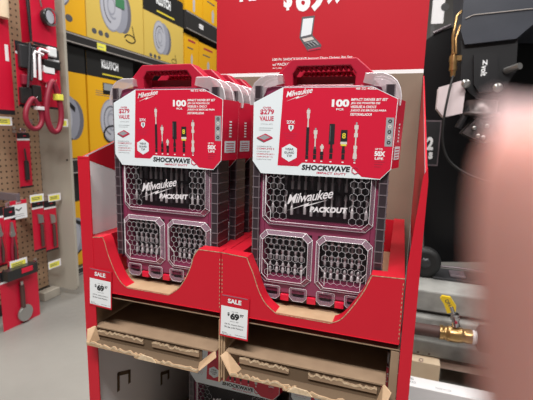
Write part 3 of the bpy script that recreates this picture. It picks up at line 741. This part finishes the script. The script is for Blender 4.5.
for (yy, zz, nm) in ((at(100, 49, 'x', SX).y, 1.03, 'low'), (at(200, 18, 'x', SX).y, 1.60, 'high')):
    t = thing('shelf_label', 'pale yellow price label on the %s dark shelf edge among the reel boxes' % ('lower' if nm == 'low' else 'upper'), 'label', (SX+.0155, yy, zz-.025))
    b = MB(SIDE); b.box(-.05, .05, 0, .05, 0, .002, 'tag_yellow' if nm == 'low' else 'white_board'); b.rect(-.04, .02, .02, .026, .0024, 'grey_print'); b.build('paper', t)

def reel_art(b, u, v, r, w, k=.62):
    b.disc(u+r*.75, v-r*.05, r*.80*k, w, 'reel_dark', r*.86); b.disc(u+r*.45, v, r*.9*k, w+.0004, 'reel_grey', r*.95)
    b.disc(u, v, r*k, w+.0008, 'reel_grey', r); b.disc(u, v, r*.93*k, w+.0012, 'reel_light', r*.93); b.ann(u, v, r*.62, r*.70, w+.0016, 'reel_dark', k, a0=.6, a1=4.6); b.ann(u, v, r*.28, r*.36, w+.0016, 'reel_grey', k)
    b.ann(u+r*.1, v+r*.02, r*.44, r*.52, w+.0018, 'reel_grey', k, a0=1.6, a1=5.2)
def hose_art(b, u, v, r, w):
    b.ann(u, v, r*.80, r, w, 'black_print', 2.2, a0=-2.6, a1=3.2)
    b.flat([(u+r*1.6, v+r*.4), (u+r*1.9, v+r*.4), (u+r*1.0, v+r*3.2), (u+r*.8, v+r*3.2)], w, 'black_print')
def reel_box(label, y0, y1, z0, z1, color, band, art=None, word=True, depth=.5, hole=False):
    t = thing('reel_box', label, 'box', (SX-.02, (y0+y1)/2, z0), group='yellow boxes of hose and cord reels')
    w = (y1-y0)/2; h = z1-z0
    b = MB(SIDE); b.box(-w, w, 0, h, -depth, -.0, color)
    o = .0006
    if band:
        b.rect(-w, w, h-band, h, o, 'box_black')
        b.box(-w-.0008, w+.0008, h-band, h+.0008, -depth+.01, -.0004, 'box_black')
        if word:
            b.text('KLUTCH', -w*.42, w*.30, h-band*.58, h-band*.22, o+.0006, 'white_print', .05); b.rect(-w*.4, w*.5, h-band*.86, h-band*.80, o+.0006, 'yellow_print')
    if hole: b.rect(-w*.40, w*.06, h-band-.13, h-band-.035, o, 'box_black'); b.rect(-w*.36, w*.0, h-band-.095, h-band-.04, o+.0004, 'grey_print')
    if art: art(b, w, h, o)
    b.build('carton', t)
def art_up(b, w, h, o):
    reel_art(b, -w*.20, h*.44, h*.28, o, .68); hose_art(b, w*.45, h*.15, h*.050, o+.002)
    for k in range(3): b.disc(-w*.78+w*.20*k, h*.10, w*.075, o, 'dark_grey_print', w*.06)
def art_c(b, w, h, o):
    reel_art(b, -w*.28, h*.33, h*.235, o, .70); hose_art(b, w*.45, h*.06, h*.035, o+.002)
    for k in range(3): b.disc(-w*.72+w*.2*k, h*.045, w*.07, o, 'dark_grey_print', w*.05)
def art_a(b, w, h, o):
    b.disc(w*.10, h*.45, w*.42, o, 'reel_dark', h*.22); b.ann(w*.10, h*.45, h*.16, h*.20, o+.0006, 'reel_light', .7)
    for k in range(6): b.flat([(w*.10+.008*math.cos(a+1.57), h*.45+.008*math.sin(a+1.57)), (w*.1+h*.10*math.cos(a), h*.45+h*.17*math.sin(a)), (w*.10-.008*math.cos(a+1.57), h*.45-.008*math.sin(a+1.57))], o+.001, 'reel_light') if (a := PI*k/3) is not None else None
    for k in range(3): b.disc(-w*.3+w*.34*k, h*.14, w*.13, o, 'dark_grey_print', h*.035)
def art_low(b, w, h, o):
    reel_art(b, -w*.10, h*.36, h*.215, o, .74)
    b.ann(-w*.05, h*.22, h*.08, h*.095, o+.003, 'black_print', 1.5, a0=1.2, a1=5.8); b.flat([(w*.05, h*.52), (w*.5, h*.42), (w*.52, h*.46), (w*.1, h*.55)], o+.003, 'black_print')
    for k in range(3): b.rect(-w*.7, w*.1, h*(.60+.02*k), h*(.605+.02*k), o, 'reel_dark')
def art_d(b, w, h, o):
    b.flat([(-w*.1, h*.1), (w*.1, h*.1), (w*.12, h*.4), (w*.0, h*.5), (-w*.12, h*.4)], o, 'reel_light'); b.rect(-w*.6, w*.2, h*.62, h*.66, o, 'dark_grey_print')
    b.rect(-w*.5, w*.5, h*.82, h*.88, o, 'lid_red')
reel_box('orange yellow reel box on the upper shelf, next to the beige end panel', 1.40, 1.935, 1.076, 1.80, 'box_yellow', .16, art_a, False)
reel_box('mustard reel box with a big reel and green sticker, second on the upper shelf', 1.945, 2.672, 1.076, 1.80, 'box_mustard', .12, lambda b, w, h, o: (art_up(b, w, h, o), b.rect(-w*.06, w*.26, h*.46, h*.57, o+.004, 'green_print')))
reel_box('mustard reel box with black top band, third on the upper shelf', 2.685, 3.405, 1.076, 1.76, 'box_mustard', .26, art_c)
reel_box('smaller orange nozzle box beyond the mustard boxes, nearer of two', 3.43, 3.76, 1.076, 1.46, 'box_yellow', 0, art_d)
reel_box('smaller orange nozzle box beyond the mustard boxes, farther of two', 3.775, 4.25, 1.076, 1.44, 'box_yellow', 0, art_d)
reel_box('orange box on the topmost shelf, nearer one', 3.44, 3.86, 1.701, 2.1, 'box_yellow', 0, art_d)
reel_box('orange box on the topmost shelf beside the red header, farther one', 3.875, 4.4, 1.701, 2.1, 'box_yellow', 0, art_d)
reel_box('tall yellow reel box with black top on the middle shelf, beside the end panel', 1.40, 1.905, .151, .985, 'box_yellow', .19, art_low, False, .5, True)
reel_box('tall yellow reel box with black top on the middle shelf, above the red side panel', 1.925, 2.50, .151, .985, 'box_yellow', .19, art_low, True, .5, True)
reel_box('yellow reel box on the bottom shelf between end panel and red stand', 1.42, 1.98, FLOOR+.071, -.02, 'box_yellow', .17, art_low, False)
t = thing('shelf_bin', 'black tray on the middle shelf ledge below the tall yellow box', 'bin', (SX-.02, 1.66, -.019))
b = MB(SIDE); b.box(-.22, .22, 0, .046, -.4, .0, 'box_black'); b.rect(-.05, .06, .01, .035, .0006, 'white_print'); b.build('bin_body', t)

# ================================================================== RIGHT: compressor, pallet, valve
YE = 1.30
def E_(px, py, y=YE): p = at(px, py, 'y', y); return (p.x, p.z)
en = thing('compressor_engine', 'big grey and black engine with shroud and label at the top right', 'engine', (1.0, YE+.2, FLOOR))
eo = Vector((-1.0, -(YE+.2), -FLOOR))
def ebuild(mb, name, bevel=0, segs=3): mb.v = [v+eo for v in mb.v]; return mb.build(name, en, bevel, segs)
b = MB()
P = [E_(465, 44), E_(517, 38), E_(536, 22), E_(640, 20), E_(640, -110), E_(464, -110), E_(464, 0), E_(461, 30)]
b.prism(P, -YE-.40, -YE-.01, 'shroud_grey'); ebuild(b, 'shroud', .025, 4)
b = MB(); b.tube([(*E_(466, 18), -YE-.006), (*E_(474, 14.5), -YE-.006), (*E_(545, 7), -YE-.006)], .0022, 'shelf_edge', 6); ebuild(b, 'shroud_seam')
b = MB()
P = [E_(462, 38), E_(462, 80), E_(470, 92), E_(478, 98), E_(492, 100), E_(505, 90), E_(518, 70), E_(520, 34)]
b.prism(P, -YE-.36, -YE-.03, 'housing_black'); P = [E_(474, 54), E_(474, 84), E_(479, 92), E_(494, 92), E_(498, 84), E_(498, 52)]
b.prism(P, -YE-.03, -YE-.005, 'housing_black'); ebuild(b, 'lower_housing', .008)
b = MB(); (u0, v1), (u1, v0) = E_(481.5, 60), E_(487.5, 77)
b.rect(u0, u1, v0, v1, -YE-.0045, 'black_print'); b.text('Zvolt', u0+.002, u1-.002, v0, v1, -YE-.0035, 'white_print', .02)
b.v = []; b.f = []; b.m = []; b.smooth = []
cu_, cv_ = (u0+u1)/2, (v0+v1)/2; hw, hh = (v1-v0)/2, (u1-u0)/2
b.rect(u0-.003, u1+.003, v0-.003, v1+.003, -YE-.0045, 'black_print')
b.text('Z', cu_-hh*.8, cu_+hh*.8, cv_+hw*.45, cv_+hw*.95, -YE-.0035, 'white_print', .04, ang=PI/2)
b.text('volt', cu_-hw*.62, cu_+hw*.62, cv_-hh*.8-hw*.25, cv_+hh*.8-hw*.25, -YE-.0035, 'white_print', .03, ang=-PI/2)
ebuild(b, 'label_plate')
for (px, py) in ((466, 83.5), (498, 87.5)):
    b = MB(); p = E_(px, py, YE-.02); b.lathe((p[0], p[1], -YE-.03), (0, 0, 1), [(0, .012), (.040, .012), (.042, .019), (.050, .019), (.051, .010), (.054, .010)], 'steel', 12); ebuild(b, 'bolt')
b = MB(); p = E_(511, 69, YE-.02); b.tube([(p[0]-.01, p[1], -YE-.03), (p[0]+.03, p[1]+.01, -YE+.03)], .014, 'steel', 10); ebuild(b, 'bolt')
# cast fuel bowl and bracket
b = MB(); p = E_(484, 104, YE-.02)
b.lathe((p[0], p[1]+.02, -YE-.06), (0, -1, 0), [(0, .07), (.05, .07), (.055, .085), (.066, .085), (.07, .05)], 'cast_metal', 18); ebuild(b, 'fuel_bowl')
b = MB(); b.prism([E_(462, 133), E_(477, 118), E_(492, 122), E_(500, 140), E_(486, 143), E_(474, 139)], -YE-.12, -YE-.0, 'cast_metal')
for (px, py) in ((474, 128), (478, 136), (483, 137.5), (487, 126)):
    p = E_(px, py); b.lathe((p[0], p[1], -YE-.001), (0, 0, 1), [(0, .010), (.010, .010), (.011, .004)], 'steel', 8)
ebuild(b, 'bracket', .006)
b = MB(); b.tube([(*E_(459, 128), -YE-.03), (*E_(473, 104), -YE-.03)], .018, 'housing_black', 8); ebuild(b, 'link_rod')
# white block behind the hose
b = MB(); b.prism([E_(437, 108), E_(439, 87), E_(462, 80), E_(466, 90), E_(463, 113), E_(444, 117)], -YE-.10, -YE-.02, 'foam_white')
b.flat([E_(437, 104), E_(459, 100), E_(463, 113), E_(444, 117)], -YE-.0195, 'foam_white'); ebuild(b, 'packing_block', .004)
# brass fitting, wire loop and hose
b = MB(); P = [(*E_(454, 52), -YE-.01), (*E_(453.5, 62), -YE-.01), (*E_(453, 76), -YE-.01)]
b.tube(P, .011, 'brass', 10, radii=[.010, .016, .010]); b.lathe((*E_(453.5, 66), -YE-.01), (0, -1, 0), [(0, .017), (.018, .017)], 'brass', 6); b.box(E_(450, 58)[0], E_(462, 58)[0], E_(455, 60)[1], E_(455, 55)[1], -YE-.05, -YE-.01, 'brass'); ebuild(b, 'brass_fitting')
b = MB(); b.tube([(*E_(453, 54), -YE), (*E_(453, 36), -YE), (*E_(457, 16), -YE), (*E_(462, 10), -YE-.02)], .006, 'brass', 8); b.tube([(*E_(456, 54), -YE), (*E_(456, 38), -YE), (*E_(461, 24), -YE-.02)], .005, 'brass', 8); ebuild(b, 'copper_line')
b = MB(); b.tube(smooth_curve([(*E_(453, 76), -YE+.0), (*E_(448, 95), -YE+.02), (*E_(443.5, 118), -YE+.03), (*E_(442, 140), -YE+.03), (*E_(447, 158), -YE+.03), (*E_(460, 170), -YE+.03), (*E_(480, 179), -YE+.03), (*E_(505, 184), -YE+.0), (*E_(540, 186), -YE-.05)], 5), .0052, 'rubber', 8); ebuild(b, 'hose')

b = MB(); b.box(1.27, 1.35, FLOOR, .60, -1.69, -1.62, 'housing_black'); ebuild(b, 'mount_leg')

# black air tank behind the engine
YT = 1.74
def T_(px, py): return E_(px, py, YT)
tk = thing('air_tank', 'big glossy black upright tank with rounded shoulder behind the red side panel', 'tank', (T_(470, 100)[0], YT+.25, FLOOR))
to = -Vector(tk.location)
b = MB()
P = [T_(424, 262), T_(423, 150), T_(420, 70), T_(421, 52), T_(426, 40), T_(436, 33), T_(452, 27), T_(470, 24), T_(600, 20), T_(600, 262)]
b.prism(P, -YT-.5, -YT, 'black_gloss'); b.v = [v+to for v in b.v]; b.build('tank_body', tk, .05, 5)
b = MB(); b.tube([(*T_(433, 33.5), -YT+.01), (*T_(442, 29.5), -YT+.01), (*T_(451, 25.5), -YT+.01)], .008, 'smoke_rib', 8); b.v = [v+to for v in b.v]; b.build('shoulder_highlight', tk)  # tube painted as the highlight line on the tank shoulder
b = MB(); (u0, v1), (u1, v0) = T_(414, 120), T_(437.5, 166)
b.box(u0, u1, v0, v1, -YT+.001, -YT+.004, 'smoke_rib'); b.rect(u0, u1-.006, v0+.008, v1-.008, -YT+.0046, 'black_print')
a = T_(426, 150); c_ = T_(434, 137); b.text('2', a[0], c_[0], a[1], c_[1], -YT+.0054, 'white_print', .05); a = T_(428, 159); c_ = T_(433, 152); b.text('s', a[0], c_[0], a[1], c_[1], -YT+.0054, 'white_print', .05)
b.v = [v+to for v in b.v]; b.build('name_plate', tk)
# legs of the tank down to the floor
for px in (430, 560):
    b = MB(); u = T_(px, 262)[0]; b.box(u, u+.05, FLOOR, T_(px, 262)[1]+.01, -YT-.30, -YT-.25, 'black_gloss'); b.v = [v+to for v in b.v]; b.build('leg', tk)

# white panel with dark knob far behind
YW = 2.9
p0 = at(431, 24, 'y', YW); p1 = at(448, -30, 'y', YW)
t = thing('wall_chart', 'white upright sign panel with dark round knob behind the black tank', 'sign', (p0.x, YW, FLOOR))
b = MB(); b.box(0, p1.x-p0.x, p0.z-FLOOR, p1.z-FLOOR, -.01, 0, 'white_board'); k = at(445, 7, 'y', YW); b.disc(k.x-p0.x, k.z-FLOOR, .030, .001, 'black_print'); b.build('board', t)
b = MB(); b.box(.0, .03, 0, p0.z-FLOOR, -.03, -.011, 'shelf_steel'); b.build('post', t)

# timber / steel base, valve, pallet
YB = 1.12
def B_(px, py, y=YB): return E_(px, py, y)
def beam(label, l, t_, r, b_, y0, dy, m, name='grey_beam', nail=False, cat='beam', group=None):
    (xa, za), (xb, zb) = B_(l, t_, y0), B_(r, b_, y0)
    t = thing(name, label, cat, (xa, y0, zb), group=group)
    b = MB(); b.box(0, xb-xa, 0, za-zb, -dy, 0, m)
    b.build('timber', t, .006)
    return t
# beams run along X; heights read at the left end
def beam2(label, px0, zt, zb, px1, y0, dy, m='grey_timber', group='grey weathered timbers'):
    xa = B_(px0, 300, y0)[0]; xb = B_(px1, 300, y0)[0]
    t = thing('timber_beam', label, 'beam', (xa, y0, zb), group=group)
    b = MB(); b.box(0, xb-xa, 0, zt-zb, -dy, 0, m); b.build('timber', t, .008); return t
Y1 = 1.16
zt1, zb1 = B_(430, 291, Y1)[1], B_(430, 312, Y1)[1]
zt2, zb2 = B_(430, 318, Y1-.02)[1], B_(430, 331, Y1-.02)[1]
zt3, zb3 = B_(430, 341, Y1-.02)[1], B_(430, 356, Y1-.02)[1]
beam2('upper grey weathered timber behind the yellow valve handle', 404, zt1, zb1, 620, Y1, .34)
beam2('middle grey weathered timber behind the brass valve', 404, zb1-.001, zb2+.0, 620, Y1-.0+.05, .24, 'grey_timber')
beam2('narrow grey ledge timber level with the valve stem', 404, zt2+.004, zb2+.018, 620, Y1-.03, .075)
beam2('lowest grey timber under the brass valve and above the pine board', 404, zt3+.004, zb3, 620, Y1-.03, .25)
# pallet under the beams; a dark board at the back paints the shaded void
t = thing('pallet', 'wooden pallet with pine end board and pinkish slat under the grey timbers', 'pallet', (.95, 1.2, FLOOR))
pl_o = -Vector(t.location)
b = MB(); yb = 1.075; (xa, za), (xb, zb) = B_(404, 346, yb), B_(442, 352, yb)
b.box(xa, xb, FLOOR, zb3-.002, -yb-.10, -yb, 'pine')
for (px, py) in ((418, 352), (429, 354)): p = B_(px, py, yb); b.disc(p[0], p[1], .005, -yb+.0006, 'rust_pipe', n=10)
p = B_(421, 360, yb); b.ann(p[0], p[1], .004, .010, -yb+.0006, 'pink_pine', n=14)
b.v = [v+pl_o for v in b.v]; b.build('end_board', t, .003)
b = MB(); z_a = B_(455, 364, 1.16)[1]; z_b = B_(455, 371, 1.16)[1]; b.box(xb+.001, 1.5, z_b, z_a, -1.40, -1.16, 'pink_pine'); b.v = [v+pl_o for v in b.v]; b.build('slat', t, .002)
b = MB(); b.box(xb+.001, 1.5, FLOOR, zb3-.002, -1.46, -1.41, 'rust_pipe'); b.v = [v+pl_o for v in b.v]; b.build('dark_void_board', t)

# ball valve
YV = 1.03
def V_(px, py): p = at(px, py, 'y', YV); return Vector((p.x, p.z, -YV))
vt = thing('ball_valve', 'brass ball valve with yellow lever handle and chrome stem on a dark pipe', 'valve', (V_(455, 330).x, YV, V_(455, 330).y))
vo = -Vector(vt.location)
def vbuild(mb, name, bevel=0): mb.v = [v+vo for v in mb.v]; return mb.build(name, vt, bevel)
A = V_(439.5, 332); Z = V_(472, 337); ax = (Z-A)
def along(f): return A+ax*f
b = MB(); L_ = ax.length; dv_ = ax.normalized(); rpx = 1/FPX*1.70
b.lathe(A, dv_, [(0, 7.2*rpx), (L_*.10, 7.2*rpx), (L_*.11, 6.6*rpx), (L_*.22, 6.6*rpx), (L_*.23, 7.4*rpx), (L_*.34, 7.6*rpx), (L_*.48, 7.8*rpx), (L_*.62, 7.6*rpx), (L_*.72, 7.2*rpx), (L_*.74, 6.4*rpx), (L_*.80, 7.0*rpx), (L_, 7.0*rpx)], 'brass', 18)
vbuild(b, 'valve_body')
b = MB(); b.lathe(along(.03), dv_, [(0, 7.5*rpx), (L_*.08, 7.5*rpx)], 'brass', 6); vbuild(b, 'hex_collar')
b = MB(); b.lathe(Z, dv_, [(0, 6.0*rpx), (L_*.04, 6.8*rpx), (L_*.08, 6.8*rpx), (L_*.09, 6.2*rpx), (L_*.14, 6.2*rpx)], 'white_board', 16); vbuild(b, 'white_coupling')
b = MB(); s0 = V_(456, 326); s1 = V_(455, 314)
b.tube([s0, s0.lerp(s1, .5), s1], .010, 'chrome', 12, radii=[.018, .014, .017]); b.lathe(s0.lerp(s1, .55), (s1-s0), [(0, .020), (.012, .020)], 'chrome', 6); b.lathe(s0.lerp(s1, .45)+Vector((0, 0, .018)), (0, 0, 1), [(0, .006), (.004, .006)], 'lid_red', 8); vbuild(b, 'stem')
b = MB(); h0 = V_(454, 315); h1 = V_(451, 306)
b.tube([h0, h1], .010, 'chrome', 8); vbuild(b, 'lever_neck')
b = MB(); P = [V_(447, 313), V_(455.5, 311), V_(456, 305.5), V_(450.5, 297), V_(442, 295.5), V_(440, 298), V_(444, 304)]
P = [(v.x, v.y) for v in P]; b.prism(P, -YV-.008, -YV+.006, 'yellow_coat'); q0 = V_(444, 302); q1 = V_(452, 303)
b.text('ON', q0.x, q1.x, q0.y-.006, q0.y+.010, -YV+.0068, 'dark_grey_print', .02, ang=-.9); vbuild(b, 'lever', .003)
b = MB(); b.lathe(Z+ax*.14, dv_, [(0, 9*rpx), (L_*.08, 13*rpx), (L_*.55, 13*rpx), (L_*.6, 9*rpx), (L_*4, 9*rpx)], 'rubber', 20); vbuild(b, 'black_coupling')
b = MB(); b.tube([along(-1.5), along(-.0)], 6.0*rpx, 'rust_pipe', 14); vbuild(b, 'pipe')

# black wheel and dark clutter above the timbers
YC = 1.36
c0 = at(424, 270, 'y', YC); rr_ = .075
t = thing('caster_wheel', 'black rubber wheel resting on the grey timbers beside the red panel', 'wheel', (c0.x, YC, zt1))
b = MB(TOP); b.lathe((-.0, -.03, rr_+.001), (0, 1, 0), [(0, rr_*.7), (.004, rr_*.95), (.018, rr_), (.045, rr_), (.058, rr_*.95), (.062, rr_*.7)], 'rubber', 24); b.build('tyre', t)
b = MB(TOP); b.lathe((0, -.036, rr_+.001), (0, 1, 0), [(0, .012), (.004, .026), (.010, .028)], 'dark_steel', 14); b.build('hub', t)
t = thing('steel_bracket', 'dark flat steel foot plate with a thin rail right of the black wheel', 'bracket', (at(455, 280, 'y', 1.33).x, 1.33, zt1))
b = MB(TOP); b.box(-.10, .40, 0, .16, .001, .014, 'dark_steel'); b.box(-.02, .05, .02, .10, .014, .028, 'smoke_rib'); b.build('plate', t, .004)
b = MB(TOP); b.tube([(-.12, .05, .055), (.0, .04, .060), (.40, .04, .052)], .006, 'smoke_rib', 8); b.box(-.115, -.10, .04, .06, .0145, .055, 'dark_steel'); b.build('rail', t)

# white carton with stencilled letters in front
yc = .90; p0 = at(402, 384, 'y', yc); p1 = at(520, 400, 'y', yc)
t = thing('white_carton', 'white carton with grey stencilled letters at the bottom right corner', 'box', (p0.x, yc, FLOOR))
zc = p0.z-FLOOR
b = MB(TOP); b.box(0, .50, 0, .075, 0, zc, 'white_board')
b.text('LS', .012, .048, .046, .062, zc+.0006, 'grey_print', .02); b.text('BOXES', .008, .055, .022, .038, zc+.0006, 'grey_print', .0); b.text('MADE IN USA', .13, .19, .015, .028, zc+.0006, 'grey_print')
b.rect(.075, .49, .006, .010, zc+.0006, 'pale_card'); b.build('carton', t, .002)

# ================================================================== HAND (fingertip over the lens edge), real size, 3 cm from the lens
CM = Matrix((( CR.x, CU.x, -CF.x, CAM.x), (CR.y, CU.y, -CF.y, CAM.y), (CR.z, CU.z, -CF.z, CAM.z), (0, 0, 0, 1)))
def cam_pt(px, py, d): return Vector(((px-266.5)/FPX*d, (200-py)/FPX*d, -d))
hand = thing('person', 'blurred bare fingertip of a hand covering the right edge very close', 'person')
tip = cam_pt(598, 134, .031); base = cam_pt(672, 900, .033)
def finger(root, mid1, mid2, tp, r):
    pts = smooth_curve([root, mid1, mid2, tp], 3); n = len(pts)
    return [Vector(p) for p in pts], [r*(1.12-.30*i/(n-1)) for i in range(n)]
chains = []
def lerp(a, bq, f): return a+(bq-a)*f
m1 = lerp(base, tip, .36)+Vector((.0006, 0, -.002)); m2 = lerp(base, tip, .70)+Vector((.0, 0, -.001))
verts = []; edges = []; radii = []
def chain(P, R, root=None):
    prev = root
    for p, r in zip(P, R):
        verts.append(tuple(p)); radii.append(r); k = len(verts)-1
        if prev is not None: edges.append((prev, k))
        prev = k
    return prev
palm0 = base+Vector((.028, -.055, -.006))
i0 = len(verts); verts.append(tuple(palm0)); radii.append(.022)
wr = chain([palm0+Vector((.018, -.04, .0)), palm0+Vector((.045, -.10, .01))], [.024, .026], 0)
k1 = chain([palm0+Vector((-.020, .030, .001))], [.015], 0)
ix = [lerp(base, tip, f) for f in (.0, .18, .36, .53, .70, .85, .97, 1.04)]
ix = [p+Vector((.0, 0, -.0022*math.sin(PI*f))) for p, f in zip(ix, (.0, .18, .36, .53, .70, .85, .97, 1.0))]
chain(ix, [.0112, .0105, .0108, .0100, .0102, .0101, .0094, .0072], k1)
for j, (dx, ln) in enumerate(((.014, 1.0), (.036, .93), (.056, .75))):
    r0 = palm0+Vector((dx*.9-.004, .034-.006*j, -.004-.004*j)); k = chain([r0], [.0135], 0)
    L_ = .070*ln
    chain([r0+Vector((.006+.004*j, L_*.30, -.012)), r0+Vector((.010+.004*j, L_*.55, -.018)), r0+Vector((.012+.004*j, L_*.72, -.010)), r0+Vector((.012+.004*j, L_*.85, .004)), r0+Vector((.012+.004*j, L_*.80, .014))], [.0092, .0086, .0088, .0082, .0072], k)
chain([palm0+Vector((-.022, -.004, .014)), palm0+Vector((-.034, .016, .030)), palm0+Vector((-.034, .036, .040)), palm0+Vector((-.030, .052, .044))], [.015, .0115, .0105, .0085], 0)
me = bpy.data.meshes.new('hand'); me.from_pydata(verts, edges, []); me.update()
ho = bpy.data.objects.new('hand', me); col.objects.link(ho); me.materials.append(M['skin'])
sk = ho.modifiers.new('skin', 'SKIN'); sk.use_smooth_shade = True
lay = me.skin_vertices[0] if me.skin_vertices else None
if lay is None:
    bm = bmesh.new(); bm.from_mesh(me); bm.verts.layers.skin.verify(); bm.to_mesh(me); bm.free(); lay = me.skin_vertices[0]
for i, r in enumerate(radii): lay.data[i].radius = (r, r); lay.data[i].use_root = (i == 0)
sb = ho.modifiers.new('subsurf', 'SUBSURF'); sb.levels = 2; sb.render_levels = 2
hand.matrix_world = CM
ho.parent = hand
# fingernail on the far side of the index finger
nb = MB(TOP); tipv = ix[-1]
nb.add([tuple(tipv+Vector((a*.0045, bq, -.0079+abs(a)*.0016))) for bq in (-.011, -.004, .002) for a in (-1, -.5, 0, .5, 1)], [(r*5+k, r*5+k+1, r*5+k+6, r*5+k+5) for r in range(2) for k in range(4)], 'foam_white', True); nb.build('fingernail', hand)

# ================================================================== CAMERA
cd = bpy.data.cameras.new('camera'); co = bpy.data.objects.new('camera', cd); col.objects.link(co)
co.matrix_world = CM; cd.sensor_width = 36; cd.sensor_fit = 'HORIZONTAL'; cd.lens = FPX*36/533; cd.clip_start = .004; cd.clip_end = 60
cd.dof.use_dof = True; cd.dof.focus_distance = .80; cd.dof.aperture_fstop = 7.5
scene.camera = co

# ================================================================== LIGHT
def area(name, loc, size, power, rot=(0, 0, 0), colr=(1, .97, .93)):
    l = bpy.data.lights.new(name, 'AREA'); l.shape = 'RECTANGLE'; l.size, l.size_y = size; l.energy = power; l.color = colr
    o = bpy.data.objects.new(name, l); col.objects.link(o); o.location = loc; o.rotation_euler = rot; return o
area('ceiling_lamp', (.3, -1.55, 3.0), (2.2, .5), 150)
area('ceiling_lamp', (-.6, 2.2, 3.6), (.4, 5.0), 135)
area('ceiling_lamp', (2.6, .6, 3.4), (.5, 4.0), 105)
l = bpy.data.lights.new('added_floor_spot', 'SPOT'); l.energy = 330; l.spot_size = math.radians(24); l.spot_blend = .35; l.shadow_soft_size = .15; l.color = (1, .97, .9)  # unseen spot added to brighten the near aisle floor
o = bpy.data.objects.new('added_floor_spot', l); col.objects.link(o); o.location = (-.95, -.2, 3.2); o.rotation_euler = (Vector((-.62, .42, FLOOR))-o.location).to_track_quat('-Z', 'Y').to_euler()
w = bpy.data.worlds.new('store'); scene.world = w; w.use_nodes = True
w.node_tree.nodes['Background'].inputs[0].default_value = (1, .98, .96, 1); w.node_tree.nodes['Background'].inputs[1].default_value = .07
scene.view_settings.view_transform = 'Standard'; scene.view_settings.look = 'None'; scene.view_settings.gamma = 1; scene.view_settings.exposure = .38
scene.view_settings.use_curve_mapping = False
